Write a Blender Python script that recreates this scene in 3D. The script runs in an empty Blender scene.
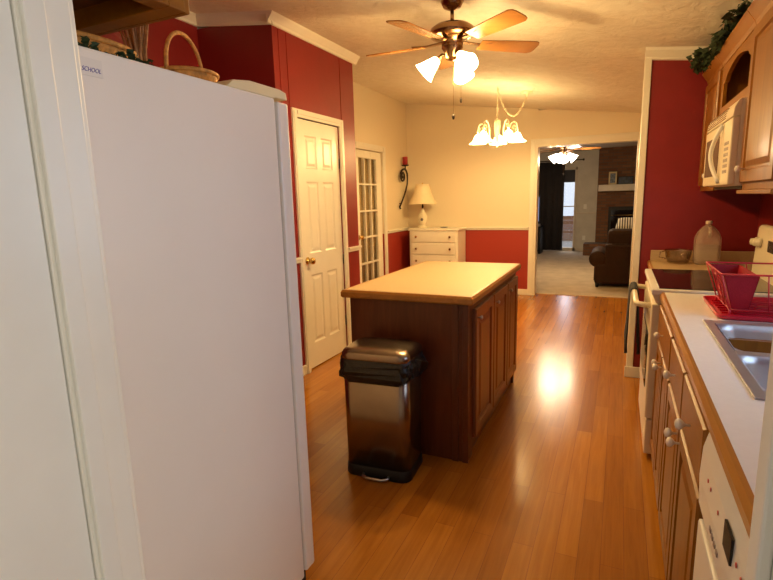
import bpy, bmesh, math, random
from mathutils import Vector, Matrix
random.seed(7)
PI = math.pi
S = bpy.context.scene
COL = S.collection

# ------------------------------------------------------------------ materials
def nt(name):
    m = bpy.data.materials.new(name); m.use_nodes = True
    n = m.node_tree; n.nodes.clear()
    out = n.nodes.new('ShaderNodeOutputMaterial')
    b = n.nodes.new('ShaderNodeBsdfPrincipled')
    n.links.new(b.outputs[0], out.inputs[0])
    return m, n, b
def coords(n, scale=(1, 1, 1), rot=(0, 0, 0)):
    tc = n.nodes.new('ShaderNodeTexCoord'); mp = n.nodes.new('ShaderNodeMapping')
    mp.inputs['Scale'].default_value = scale; mp.inputs['Rotation'].default_value = rot
    n.links.new(tc.outputs['Object'], mp.inputs[0]); return mp.outputs[0]
def bump(n, b, h, strength=.2, dist=.01):
    bp = n.nodes.new('ShaderNodeBump'); bp.inputs['Strength'].default_value = strength
    bp.inputs['Distance'].default_value = dist
    n.links.new(h, bp.inputs['Height']); n.links.new(bp.outputs[0], b.inputs['Normal'])
def ramp(n, fac, c0, c1, p0=0., p1=1.):
    r = n.nodes.new('ShaderNodeValToRGB')
    r.color_ramp.elements[0].color = (*c0, 1); r.color_ramp.elements[1].color = (*c1, 1)
    r.color_ramp.elements[0].position = p0; r.color_ramp.elements[1].position = p1
    n.links.new(fac, r.inputs[0]); return r.outputs[0]
def noise(n, vec, scale, detail=4, rough=.5, dist=0.):
    t = n.nodes.new('ShaderNodeTexNoise'); t.inputs['Scale'].default_value = scale
    t.inputs['Detail'].default_value = detail; t.inputs['Roughness'].default_value = rough
    t.inputs['Distortion'].default_value = dist
    n.links.new(vec, t.inputs['Vector']); return t.outputs[0]
def plain(name, col, rough=.5, metal=0., var=.06, nscale=6., bmp=0., bscale=60., coat=0., spec=.5, **kw):
    m, n, b = nt(name)
    v = coords(n)
    f = noise(n, v, nscale)
    c0 = tuple(max(0, c * (1 - var)) for c in col); c1 = tuple(min(1, c * (1 + var)) for c in col)
    n.links.new(ramp(n, f, c0, c1, .3, .7), b.inputs['Base Color'])
    b.inputs['Roughness'].default_value = rough; b.inputs['Metallic'].default_value = metal
    b.inputs['Specular IOR Level'].default_value = spec
    if coat: b.inputs['Coat Weight'].default_value = coat; b.inputs['Coat Roughness'].default_value = .12
    for k, val in kw.items(): b.inputs[k.replace('_', ' ')].default_value = val
    if bmp: bump(n, b, noise(n, v, bscale, 3), bmp, .004)
    return m
def wood(name, c0, c1, rough=.35, axis=2, coat=.15, freq=9.):
    m, n, b = nt(name)
    sc = [1., 1., 1.]
    for i in range(3): sc[i] = .9 if i == axis else freq
    v = coords(n, tuple(sc))
    f = noise(n, v, 2.2, 6, .65, .8)
    n.links.new(ramp(n, f, c0, c1, .28, .72), b.inputs['Base Color'])
    b.inputs['Roughness'].default_value = rough
    b.inputs['Specular IOR Level'].default_value = .3; b.inputs['Coat Weight'].default_value = coat * .5; b.inputs['Coat Roughness'].default_value = .2
    bump(n, b, f, .08, .002)
    return m
def emit(name, col, strength, base=(.9, .9, .88)):
    m, n, b = nt(name)
    b.inputs['Base Color'].default_value = (*base, 1); b.inputs['Roughness'].default_value = .4
    b.inputs['Emission Color'].default_value = (*col, 1); b.inputs['Emission Strength'].default_value = strength
    return m
def floor_mat():
    m, n, b = nt('oak strip floor')
    tc = n.nodes.new('ShaderNodeTexCoord')
    sp = n.nodes.new('ShaderNodeSeparateXYZ'); cb = n.nodes.new('ShaderNodeCombineXYZ')
    n.links.new(tc.outputs['Object'], sp.inputs[0])
    n.links.new(sp.outputs['Y'], cb.inputs['X']); n.links.new(sp.outputs['X'], cb.inputs['Y'])
    br = n.nodes.new('ShaderNodeTexBrick')
    br.offset = .37; br.inputs['Scale'].default_value = 1; br.inputs['Brick Width'].default_value = 1.15
    br.inputs['Row Height'].default_value = .083; br.inputs['Mortar Size'].default_value = .0011
    br.inputs['Color1'].default_value = (.33, .118, .010, 1); br.inputs['Color2'].default_value = (.46, .185, .020, 1)
    br.inputs['Mortar'].default_value = (.25, .08, .014, 1); br.inputs['Bias'].default_value = 0
    n.links.new(cb.outputs[0], br.inputs['Vector'])
    v = coords(n, (26, 1.3, 1)); f = noise(n, v, 1.7, 6, .62, .6)
    g = ramp(n, f, (.80, .74, .68), (1.08, 1.08, 1.08), .3, .7)
    mx = n.nodes.new('ShaderNodeMix'); mx.data_type = 'RGBA'; mx.blend_type = 'MULTIPLY'; mx.inputs[0].default_value = 1
    n.links.new(br.outputs['Color'], mx.inputs[6]); n.links.new(g, mx.inputs[7])
    n.links.new(mx.outputs[2], b.inputs['Base Color'])
    v2 = coords(n, (1, 1, 1)); r = noise(n, v2, 3, 3)
    rr = n.nodes.new('ShaderNodeMapRange'); rr.inputs['To Min'].default_value = .15; rr.inputs['To Max'].default_value = .28
    n.links.new(r, rr.inputs[0]); n.links.new(rr.outputs[0], b.inputs['Roughness'])
    bump(n, b, noise(n, coords(n, (9, 2, 1)), 4, 3), .10, .004)
    return m
def paint_split(name, low, high, z, rough=.55):
    m, n, b = nt(name)
    tc = n.nodes.new('ShaderNodeTexCoord'); sp = n.nodes.new('ShaderNodeSeparateXYZ')
    n.links.new(tc.outputs['Object'], sp.inputs[0])
    gt = n.nodes.new('ShaderNodeMath'); gt.operation = 'GREATER_THAN'; gt.inputs[1].default_value = z
    n.links.new(sp.outputs['Z'], gt.inputs[0])
    mx = n.nodes.new('ShaderNodeMix'); mx.data_type = 'RGBA'
    mx.inputs[6].default_value = (*low, 1); mx.inputs[7].default_value = (*high, 1)
    n.links.new(gt.outputs[0], mx.inputs[0]); n.links.new(mx.outputs[2], b.inputs['Base Color'])
    b.inputs['Roughness'].default_value = rough
    bump(n, b, noise(n, coords(n), 70, 3), .12, .003)
    return m
def ceiling_mat():
    m, n, b = nt('knockdown ceiling plaster')
    v = coords(n)
    f = noise(n, v, 5.5, 5, .6, 1.6)
    n.links.new(ramp(n, f, (.76, .70, .58), (.85, .80, .69), .3, .7), b.inputs['Base Color'])
    b.inputs['Roughness'].default_value = .8
    g = ramp(n, noise(n, v, 9, 5, .62, 1.2), (0, 0, 0), (1, 1, 1), .42, .6)
    bump(n, b, g, .36, .010)
    return m
def brick_mat(name, c1, c2, mo, w=.2, h=.068, axis='XZ'):
    m, n, b = nt(name)
    tc = n.nodes.new('ShaderNodeTexCoord'); sp = n.nodes.new('ShaderNodeSeparateXYZ'); cb = n.nodes.new('ShaderNodeCombineXYZ')
    n.links.new(tc.outputs['Object'], sp.inputs[0])
    n.links.new(sp.outputs['X'], cb.inputs['X']); n.links.new(sp.outputs['Z'], cb.inputs['Y'])
    br = n.nodes.new('ShaderNodeTexBrick'); br.inputs['Scale'].default_value = 1
    br.inputs['Brick Width'].default_value = w; br.inputs['Row Height'].default_value = h
    br.inputs['Mortar Size'].default_value = .008
    br.inputs['Color1'].default_value = (*c1, 1); br.inputs['Color2'].default_value = (*c2, 1); br.inputs['Mortar'].default_value = (*mo, 1)
    n.links.new(cb.outputs[0], br.inputs['Vector']); n.links.new(br.outputs[0], b.inputs['Base Color'])
    b.inputs['Roughness'].default_value = .9
    bump(n, b, br.outputs['Fac'], -.5, .01)
    return m
def stripes_mat(name, a, c, scale):
    m, n, b = nt(name)
    w = n.nodes.new('ShaderNodeTexWave'); w.inputs['Scale'].default_value = scale
    n.links.new(coords(n, (1, 1, .4)), w.inputs['Vector'])
    n.links.new(ramp(n, w.outputs[1], a, c, .45, .55), b.inputs['Base Color']); b.inputs['Roughness'].default_value = .8
    return m
def glass(name, col=(1, 1, 1), alpha=.12, rough=.03):
    m, n, b = nt(name)
    tr = n.nodes.new('ShaderNodeBsdfTransparent'); tr.inputs[0].default_value = (*col, 1)
    gl = n.nodes.new('ShaderNodeBsdfGlossy'); gl.inputs['Roughness'].default_value = rough
    mx = n.nodes.new('ShaderNodeMixShader'); mx.inputs[0].default_value = alpha
    n.links.new(tr.outputs[0], mx.inputs[1]); n.links.new(gl.outputs[0], mx.inputs[2])
    n.links.new(mx.outputs[0], n.nodes['Material Output'].inputs[0])
    return m

RED = (.225, .012, .012)
CREAM = (.80, .70, .52)
M = dict(
    red=plain('brick red wall paint', RED, .42, bmp=.12, bscale=70),
    dining=paint_split('cream over red wall paint', (.34, .03, .018), CREAM, .93),
    white_wall=plain('white wall paint', (.78, .78, .76), .6, bmp=.1),
    lrwall=plain('off white living room paint', (.62, .58, .50), .7),
    trim=plain('cream gloss trim', (.80, .76, .66), .35, var=.02),
    jamb=plain('white gloss jamb', (.84, .84, .79), .32, var=.03),
    door=plain('white door enamel', (.82, .78, .68), .3, var=.02),
    ceil=ceiling_mat(), ceil2=plain('living room ceiling', (.55, .5, .42), .8),
    floor=floor_mat(), floor2=plain('hall floor', (.5, .42, .33), .5),
    carpet=plain('beige carpet', (.44, .34, .22), .95, var=.15, nscale=5, bmp=.5, bscale=300),
    fridge=plain('white fridge enamel', (.82, .795, .765), .38, var=.01, bmp=.05, bscale=300),
    gasket=plain('grey gasket', (.45, .44, .42), .6),
    cream_pl=plain('cream plastic', (.80, .70, .45), .35, var=.03),
    white_pl=plain('white plastic', (.82, .80, .74), .3, var=.02),
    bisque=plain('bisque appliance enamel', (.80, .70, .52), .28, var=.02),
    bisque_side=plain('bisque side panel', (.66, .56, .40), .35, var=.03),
    oak=wood('honey oak', (.19, .064, .004), (.30, .112, .008), .4, 2),
    oak_y=wood('honey oak horizontal', (.21, .074, .005), (.33, .127, .010), .4, 1),
    oak_dark=wood('darker oak', (.10, .032, .012), (.19, .07, .026), .5, 1),  # darker oak tone used for the recessed cabinet underside
    cherry=wood('dark cherry', (.075, .018, .006), (.14, .036, .011), .3, 2, .3),
    cherry_l=wood('cherry door', (.16, .05, .018), (.24, .08, .028), .28, 2, .4),
    edge=wood('counter edge oak', (.32, .125, .018), (.44, .19, .034), .3, 1, .3, 12),
    edge_x=wood('counter edge oak crosswise', (.30, .12, .04), (.44, .19, .065), .3, 0, .3, 12),
    lam_beige=plain('beige laminate', (.50, .36, .19), .55, var=.05, nscale=90),
    lam_white=plain('pale laminate', (.80, .79, .78), .35, var=.02, nscale=60),
    steel=plain('brushed steel', (.52, .52, .52), .3, 1., var=.04, nscale=30),
    can_steel=plain('bronzed steel', (.27, .215, .17), .27, 1., var=.04, nscale=20),
    blackpl=plain('black plastic', (.008, .008, .009), .45, spec=.3),
    bag=plain('black liner film', (.003, .003, .004), .42, bmp=.9, bscale=45),
    blackglass=plain('black ceramic glass', (.012, .008, .008), .06, var=.0),
    mw_window=plain('dark brown microwave window', (.10, .04, .02), .8),  # dark brown of the microwave door window
    bronze=plain('dark bronze', (.30, .17, .085), .25, 1., var=.1),
    brass=plain('brass', (.75, .50, .17), .2, 1.),
    iron=plain('wrought iron', (.035, .022, .016), .5, .6),
    blade=wood('fan blade wood', (.25, .105, .028), (.34, .15, .042), .25, 0, .3),
    candle=plain('dark red wax', (.33, .02, .03), .5),
    shade=plain('cream lampshade', (.84, .72, .50), .8, var=.04, nscale=40),
    ceramic=plain('cream ceramic', (.80, .72, .55), .25),
    motif=plain('blue grey motif', (.18, .16, .17), .4),
    chand=plain('cream enamel metal', (.80, .70, .48), .35),
    wicker=plain('wicker', (.56, .26, .055), .7, var=.35, nscale=55, bmp=.9, bscale=60),
    bark=plain('twig bark', (.42, .23, .10), .8, var=.4, nscale=40),
    leaf=plain('dark green leaves', (.018, .036, .010), .7, var=.5, nscale=25),
    redplate=plain('dark red glazed plate', (.20, .008, .014), .3, var=.05),
    label=plain('pale gold tag', (.55, .38, .12), .5),
    magnet=plain('white magnet vinyl', (.78, .76, .74), .4), ink=plain('violet ink', (.08, .07, .36), .5),
    knobw=plain('white porcelain', (.86, .82, .74), .15, var=.01),
    pink=plain('pinkish red coated wire', (.62, .045, .075), .35, var=.05),
    pinkbox=plain('red plastic mesh', (.36, .014, .03), .5, spec=.25, var=.1, nscale=200, bmp=.5, bscale=260),
    tray=plain('red plastic tray', (.55, .012, .035), .3),
    sinkm=plain('satin stainless', (.55, .57, .60), .36, .8, var=.03, nscale=40),
    towel=plain('charcoal towel', (.03, .03, .035), .95, var=.3, nscale=90, bmp=.4, bscale=200),
    jug=plain('milky plastic', (.72, .58, .45), .35, Alpha=.34), water=plain('water in jug', (.60, .50, .42), .12, Alpha=.30),
    cap=plain('jug cap', (.7, .6, .5), .4),
    clear=glass('clear glass', (.93, .93, .9), .05), pane=glass('window pane', (.97, .98, 1), .06),
    bowlg=glass('glass bowl', (.75, .68, .62), .16),
    sheer=plain('tan door curtain', (.40, .27, .12), .9, var=.15, nscale=12),
    brick=brick_mat('brown fireplace brick', (.11, .042, .018), (.19, .080, .036), (.10, .065, .04)),
    leather=plain('brown leather', (.024, .0085, .003), .62, spec=.18, var=.2, bmp=.2, bscale=50),
    pillow=stripes_mat('striped pillow cloth', (.62, .58, .5), (.03, .022, .02), 9),
    curtain=plain('charcoal curtain', (.030, .026, .028), .95),
    screen=emit('television screen', (.22, .30, .55), .9, (.02, .02, .03)),
    photo=plain('photo print', (.10, .12, .15), .4, var=.9, nscale=25),
    bluephoto=plain('dark blue print', (.02, .03, .06), .35, var=.8, nscale=14),
    goldf=plain('pale gold frame', (.55, .42, .20), .4), mat_w=plain('mantel paint', (.62, .55, .45), .5),
    darkshade=plain('dark roller shade', (.06, .06, .07), .9),
    patio=plain('patio concrete', (.5, .46, .42), .9), teak=plain('patio wood', (.25, .12, .05), .7),
    redbtn=plain('red print', (.6, .1, .08), .5), greybtn=plain('grey print', (.30, .24, .22), .5),
    glow=emit('lit frosted glass', (1, .70, .30), 44.), glow2=emit('lit frosted glass small', (1, .70, .30), 24.),
    glow3=emit('lit frosted glass living room', (1, .84, .62), 14.),
)

# ------------------------------------------------------------------ mesh builder (world coordinates)
class MB:
    def __init__(s): s.v = []; s.f = []; s.sm = []
    def add(s, vs, fs, smooth=False, T=None):
        o = len(s.v)
        s.v += [tuple(T @ Vector(p)) if T is not None else tuple(p) for p in vs]
        s.f += [tuple(i + o for i in f) for f in fs]; s.sm += [smooth] * len(fs); return s
    def box(s, x0, x1, y0, y1, z0, z1, T=None):
        x0, x1 = min(x0, x1), max(x0, x1); y0, y1 = min(y0, y1), max(y0, y1); z0, z1 = min(z0, z1), max(z0, z1)
        v = [(x, y, z) for z in (z0, z1) for y in (y0, y1) for x in (x0, x1)]
        f = [(0, 2, 3, 1), (4, 5, 7, 6), (0, 1, 5, 4), (2, 6, 7, 3), (0, 4, 6, 2), (1, 3, 7, 5)]
        return s.add(v, f, False, T)
    def hexa(s, bot, top, T=None):            # bot, top: four corners each, counter-clockwise
        v = list(bot) + list(top)
        f = [(3, 2, 1, 0), (4, 5, 6, 7)] + [(i, (i + 1) % 4, (i + 1) % 4 + 4, i + 4) for i in range(4)]
        return s.add(v, f, False, T)
    def prism(s, poly, a, b, axis='y', T=None):
        n = len(poly)
        def P(p, d): return {'y': (p[0], d, p[1]), 'x': (d, p[0], p[1]), 'z': (p[0], p[1], d)}[axis]
        v = [P(p, a) for p in poly] + [P(p, b) for p in poly]
        f = [tuple(range(n)), tuple(range(2 * n - 1, n - 1, -1))] + [(i, i + n, (i + 1) % n + n, (i + 1) % n) for i in range(n)]
        return s.add(v, f, False, T)
    def lathe(s, prof, seg=24, T=None, cap=True, wav=None):
        v = []; f = []
        for r, z in prof:
            for k in range(seg):
                a = 2 * PI * k / seg; rr = r * (wav(a, z) if wav else 1)
                v.append((rr * math.cos(a), rr * math.sin(a), z))
        for i in range(len(prof) - 1):
            for k in range(seg):
                k2 = (k + 1) % seg
                f.append((i * seg + k, i * seg + k2, (i + 1) * seg + k2, (i + 1) * seg + k))
        if cap:
            f.append(tuple(range(seg - 1, -1, -1))); b = (len(prof) - 1) * seg; f.append(tuple(b + k for k in range(seg)))
        return s.add(v, f, True, T)
    def tube(s, pts, r, seg=8, closed=False, T=None):
        pts = [Vector(p) for p in pts]; n = len(pts)
        rs = r if isinstance(r, (list, tuple)) else [r] * n
        v = []; f = []
        up = None
        for i, p in enumerate(pts):
            if closed: t = pts[(i + 1) % n] - pts[i - 1]
            else: t = pts[min(i + 1, n - 1)] - pts[max(i - 1, 0)]
            t.normalize()
            if up is None: up = Vector((0, 0, 1)) if abs(t.z) < .9 else Vector((1, 0, 0))
            a = t.cross(up).normalized(); b = a.cross(t).normalized(); up = b
            for k in range(seg):
                an = 2 * PI * k / seg
                v.append(tuple(p + (a * math.cos(an) + b * math.sin(an)) * rs[i]))
        m = n if closed else n - 1
        for i in range(m):
            for k in range(seg):
                k2 = (k + 1) % seg; j = (i + 1) % n
                f.append((i * seg + k, i * seg + k2, j * seg + k2, j * seg + k))
        if not closed:
            f.append(tuple(range(seg - 1, -1, -1))); f.append(tuple((n - 1) * seg + k for k in range(seg)))
        return s.add(v, f, True, T)
    def nest(s, mp, rect, prof, back=None):   # rect (u0,u1,v0,v1); prof [(inset, depth)...]; closes centre; back depth closes behind
        u0, u1, w0, w1 = rect; v = []; f = []
        P = ([(0, back)] if back is not None else []) + list(prof)
        for ins, d in P:
            for (u, w) in ((u0 + ins, w0 + ins), (u1 - ins, w0 + ins), (u1 - ins, w1 - ins), (u0 + ins, w1 - ins)):
                v.append(mp(u, w, d))
        for i in range(len(P) - 1):
            for k in range(4):
                k2 = (k + 1) % 4
                f.append((i * 4 + k, i * 4 + k2, i * 4 + 4 + k2, i * 4 + 4 + k))
        b = (len(P) - 1) * 4; f.append((b, b + 1, b + 2, b + 3))
        if back is not None: f.append((3, 2, 1, 0))
        return s.add(v, f)
    def build(s, name, mat, parent=None, bevel=0., T=None, sharp=35):
        o0 = Vector((0, 0, 0))
        if parent is not None: o0 = parent_loc(parent)
        elif s.v:
            xs = [p[0] for p in s.v]; ys = [p[1] for p in s.v]; zs = [p[2] for p in s.v]
            o0 = Vector(((min(xs) + max(xs)) / 2, (min(ys) + max(ys)) / 2, min(zs)))
        if parent is None and name.split('_')[0] in ('wall', 'floor', 'ceiling'): o0 = Vector((0, 0, 0))
        me = bpy.data.meshes.new(name)
        me.from_pydata([tuple(Vector(p) - o0) for p in s.v], [], s.f)
        me.polygons.foreach_set('use_smooth', s.sm)
        bm = bmesh.new(); bm.from_mesh(me); bmesh.ops.recalc_face_normals(bm, faces=bm.faces); bm.to_mesh(me); bm.free()
        me.materials.append(M[mat] if isinstance(mat, str) else mat)
        o = bpy.data.objects.new(name, me); COL.objects.link(o)
        if parent is not None: o.parent = parent
        else: o.location = o0
        if bevel:
            b = o.modifiers.new('bevel', 'BEVEL'); b.width = bevel; b.segments = 2; b.limit_method = 'ANGLE'; b.angle_limit = .6
        return o
def parent_loc(p):
    l = Vector((0, 0, 0))
    while p is not None: l += p.location; p = p.parent
    return l
def tag(o, label=None, cat=None, group=None, kind=None):
    if label: o['label'] = label
    if cat: o['category'] = cat
    if group: o['group'] = group
    if kind: o['kind'] = kind
    return o
def thing(name, loc, label, cat, group=None, kind=None):
    o = bpy.data.objects.new(name, None); o.location = loc; o.empty_display_size = .1; COL.objects.link(o)
    return tag(o, label, cat, group, kind)
def struct(name, mb, mat, bevel=0.): return tag(mb.build(name, mat, bevel=bevel), kind='structure')
def copy_tree(o, parent=None):
    c = o.copy(); COL.objects.link(c)
    if parent is not None: c.parent = parent
    for ch in [x for x in bpy.data.objects if x.parent == o]: copy_tree(ch, c)
    return c
def B(*a): return MB().box(*a)
def TR(x, y, z, rx=0, ry=0, rz=0): return Matrix.Translation((x, y, z)) @ Matrix.Rotation(rz, 4, 'Z') @ Matrix.Rotation(ry, 4, 'Y') @ Matrix.Rotation(rx, 4, 'X')
def ring(c, r, n, z=None, rx=1., ry=1.): return [(c[0] + r * rx * math.cos(2 * PI * k / n), c[1] + r * ry * math.sin(2 * PI * k / n), c[2]) for k in range(n)]
def cz(x): return 2.398 - .134 * x        # the sloping ceiling

# ------------------------------------------------------------------ room shell
YN0, YN1 = .515, .600
XL, XR, YF = -2.97, .855, 7.237
struct('floor', B(-3.1, 1.0, YN0, 7.385, -.05, 0), 'floor')
struct('floor_living', B(-4.0, 3.0, 7.385, 13.6, -.05, 0), 'carpet')
struct('floor_hall', B(-1.9, 1.9, -3.1, YN0, -.05, 0), 'floor2')
struct('ceiling', MB().prism([(-3.1, cz(-3.1)), (1.0, cz(1.0)), (1.0, cz(1.0) + .06), (-3.1, cz(-3.1) + .06)], YN0, 7.385, 'y'), 'ceil')
struct('ceiling_living', B(-4.0, 3.0, 7.385, 13.6, 2.44, 2.5), 'ceil2')
struct('ceiling_hall', B(-1.9, 1.9, -3.1, YN0, 2.40, 2.46), 'white_wall')
# near wall with the open doorway the camera looks through
DX0, DX1 = -.850, .146
struct('wall_near', MB().box(-3.1, DX0 - .02, YN0, YN1, 0, cz(-3.1)).box(DX1 + .02, 1.0, YN0, YN1, 0, 2.4).box(DX0 - .02, DX1 + .02, YN0, YN1, 2.06, 2.42), 'red')
struct('wall_hall_left', B(-1.9, -1.8, -3.1, YN0, 0, 2.4), 'white_wall')
struct('wall_hall_right', MB().box(1.8, 1.9, -3.1, -1.6, 0, 2.4).box(1.8, 1.9, -.3, YN0, 0, 2.4).box(1.8, 1.9, -1.6, -.3, 0, .7).box(1.8, 1.9, -1.6, -.3, 2.1, 2.4), 'white_wall')
struct('wall_hall_back', B(-1.8, 1.8, -3.1, -3.0, 0, 2.4), 'white_wall')
w = struct('added_hall_window', MB().box(1.83, 1.88, -1.6, -.3, .7, .75).box(1.83, 1.88, -1.6, -.3, 2.05, 2.1).box(1.83, 1.88, -1.6, -1.55, .75, 2.05).box(1.83, 1.88, -.35, -.3, .75, 2.05).box(1.83, 1.88, -1.55, -.35, 1.39, 1.42), 'jamb')  # unseen hall window, added and placed to send light onto the door leaf
# kitchen left wall, closet box, dining left wall
struct('wall_left', B(XL - .1, XL, YN1, 3.113, 0, cz(-3.1)), 'red')
XC = -2.287
struct('wall_closet', MB().box(XL, XC, 3.113, 3.20, 0, cz(XC)).box(XC - .09, XC, 3.20, 3.345, 0, cz(XC)).box(XC - .09, XC, 4.0, 4.30, 0, cz(XC)).box(XC - .09, XC, 3.345, 4.0, 2.045, cz(XC))
       .box(XL, XC - .09, 4.21, 4.30, 0, cz(XC)), 'red')
struct('trim_1', MB().box(XC, XC + .004, 3.275, 3.281, 2.1, 2.62).box(XC, XC + .004, 4.052, 4.058, 2.1, 2.62).box(XC, XC + .004, 3.18, 3.185, 1.0, 2.62), 'red')
struct('wall_dining_left', MB().box(XL - .1, XL, 3.113, 5.56, 0, cz(-3.1)).box(XL - .1, XL, 6.35, 7.385, 0, cz(-3.1)).box(XL - .1, XL, 5.56, 6.35, 2.03, cz(-3.1)), 'dining')
OX0, OX1 = -1.045, .165
struct('wall_far', MB().box(XL - .1, OX0 - .012, YF, 7.385, 0, cz(XL - .1)).box(OX1 + .012, 1.0, YF, 7.385, 0, 2.4).box(OX0 - .012, OX1 + .012, YF, 7.385, 2.055, 2.52), 'dining')
struct('wall_right', MB().box(XR, XR + .1, YN1, 1.25, 0, 2.4).box(XR, XR + .1, 2.3, 4.26, 0, 2.4).box(XR, XR + .1, 1.25, 2.3, 0, 1.08).box(XR, XR + .1, 1.25, 2.3, 1.98, 2.4), 'red')
struct('wall_dining_right', B(XR, XR + .1, 4.26, YF, 0, 2.4), 'dining')
YP = 4.145
struct('wall_end', B(.128, XR, YP, YP + .115, 0, cz(.128)), 'red')
struct('trim_2', MB().box(.108, .152, YP - .014, YP, 0, 2.33).box(.108, .128, YP, YP + .13, 0, cz(.128)), 'trim', .004)
w1 = struct('window_1', MB().box(XR + .03, XR + .08, 1.25, 2.3, 1.08, 1.13).box(XR + .03, XR + .08, 1.25, 2.3, 1.93, 1.98).box(XR + .03, XR + .08, 1.25, 1.30, 1.08, 1.98).box(XR + .03, XR + .08, 2.25, 2.3, 1.08, 1.98).box(XR + .03, XR + .08, 1.25, 2.3, 1.51, 1.55), 'jamb')
B(XR + .05, XR + .055, 1.30, 2.25, 1.13, 1.93).build('window_pane', 'pane', w1)
B(1.853, 1.857, -1.55, -.35, .75, 2.05).build('window_pane', 'pane', w)
# living room walls
struct('wall_living_left', B(-4.1, -4.0, 7.385, 13.6, 0, 2.44), 'lrwall')
struct('wall_living_right', B(3.0, 3.1, 7.385, 13.6, 0, 2.44), 'lrwall')
struct('wall_living_near', MB().box(-4.0, -3.08, 7.30, 7.385, 0, 2.44).box(1.0, 3.0, 7.30, 7.385, 0, 2.44), 'lrwall')
struct('wall_living_back', MB().box(-4.0, -1.95, 13.4, 13.5, 0, 2.44).box(-.98, 3.0, 13.4, 13.5, 0, 2.44).box(-1.95, -.98, 13.4, 13.5, 2.06, 2.44), 'lrwall')

# casings, rails, baseboards, crowns
def crown_y(name, x, y0, y1, sgn, top):     # runs along y on a wall whose face is x, room on side sgn
    p = [(x, top), (x + sgn * .055, top - sgn * .134 * .055), (x + sgn * .05, top - .018), (x + sgn * .018, top - .055), (x + sgn * .012, top - .072), (x, top - .075)]
    return struct(name, MB().prism(p, y0, y1, 'y'), 'trim')
def crown_x(name, x0, x1, y, sgn):          # runs along x under the slope, on a wall facing -y (sgn -1)
    pr = [(0, 0), (.055, 0), (.05, -.018), (.018, -.055), (.012, -.072), (0, -.075)]
    v = [(x, y + sgn * d, cz(x) + h) for x in (x0, x1) for d, h in pr]; n = len(pr)
    f = [tuple(range(n)), tuple(range(2 * n - 1, n - 1, -1))] + [(i, (i + 1) % n, (i + 1) % n + n, i + n) for i in range(n)]
    return struct(name, MB().add(v, f), 'trim')
crown_y('trim_3', XC, 3.058, 4.355, 1, cz(XC))
crown_x('trim_4', XL, XC + .02, 3.113, -1)
crown_y('trim_5', XL, YN1, 3.113, 1, cz(XL))
crown_x('trim_6', .108, .50, YP, -1)
def casing_x(name, x, y0, y1, ztop, wd=.06, t=.018, z0=0):   # around an opening on a wall face x looking +x
    mb = MB()
    for (a, b, c, d) in ((y0 - wd, y0, z0, ztop + wd), (y1, y1 + wd, z0, ztop + wd), (y0 - .001, y1 + .001, ztop, ztop + wd)):
        mb.box(x, x + t, a, b, c, d)
        if b - a < .1: mb.box(x + t, x + t + .006, a + .012, b - .02, c, d - .02)
        else: mb.box(x + t, x + t + .006, a, b, c + .02, d - .012)
    return struct(name, mb, 'trim', .003)
casing_x('trim_7', XC, 3.347, 3.998, 2.042)
casing_x('trim_8', XL, 5.562, 6.348, 2.03, .08)
mb = MB()
for (a, b, c, d) in ((OX0 - .10, OX0, 0, 2.15), (OX1, OX1 + .10, 0, 2.15), (OX0, OX1, 2.045, 2.15)):
    mb.box(a, b, YF - .018, YF, c, d)
mb.box(OX0 - .09, OX0 - .03, YF - .026, YF - .018, 0, 2.135).box(OX1 + .03, OX1 + .09, YF - .026, YF - .018, 0, 2.135).box(OX0 - .03, OX1 + .03, YF - .026, YF - .018, 2.08, 2.135)
mb.box(OX0 - .012, OX0, YF, 7.40, 0, 2.045).box(OX1, OX1 + .012, YF, 7.40, 0, 2.045).box(OX0 - .012, OX1 + .012, YF, 7.40, 2.045, 2.055)
struct('trim_9', mb, 'trim', .003)
def rail(mb, x0, x1, y0, y1, z=.918):
    dx = (1 if x1 - x0 < .05 else 0); dy = 1 - dx
    mb.box(x0, x1, y0, y1, z + .01, z + .045)
    if dx: mb.box(x0, x1 + .012, y0, y1, z + .034, z + .052)
    else: mb.box(x0, x1, y0 - .012, y1, z + .034, z + .052)
mb = MB(); rail(mb, XC, XC + .022, 3.113, 3.286); rail(mb, XC, XC + .022, 4.059, 4.30)
struct('trim_10', mb, 'trim', .003)
mb = MB(); rail(mb, XL, XL + .022, 6.43, YF); rail(mb, XL, XL + .022, 4.30, 5.48); rail(mb, XL + .022, OX0 - .101, YF - .022, YF)
struct('trim_11', mb, 'trim', .003)
def base(mb, x0, x1, y0, y1): mb.box(x0, x1, y0, y1, 0, .082); return mb
mb = MB(); base(mb, XC, XC + .014, 3.10, 3.286); base(mb, XC, XC + .014, 4.059, 4.31); struct('baseboard_closet', mb, 'trim', .003)
struct('baseboard_far', base(MB(), XL + .014, OX0 - .101, YF - .014, YF), 'trim', .003)
mb = MB(); base(mb, XL, XL + .014, 6.43, YF); base(mb, XL, XL + .014, 4.30, 5.48); struct('baseboard_left', mb, 'trim', .003)
struct('baseboard_end', base(MB(), .096, .245, YP - .03, YP - .014), 'trim', .003)
struct('baseboard_living', base(MB(), -.98, -.50, 13.385, 13.4), 'mat_w', .003)
struct('trim_12', B(-.98, -.50, 13.385, 13.4, .92, .96), 'mat_w', .003)
struct('trim_13', B(OX0, OX1, 7.365, 7.405, 0, .008), 'lam_beige')   # carpet bar

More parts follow.
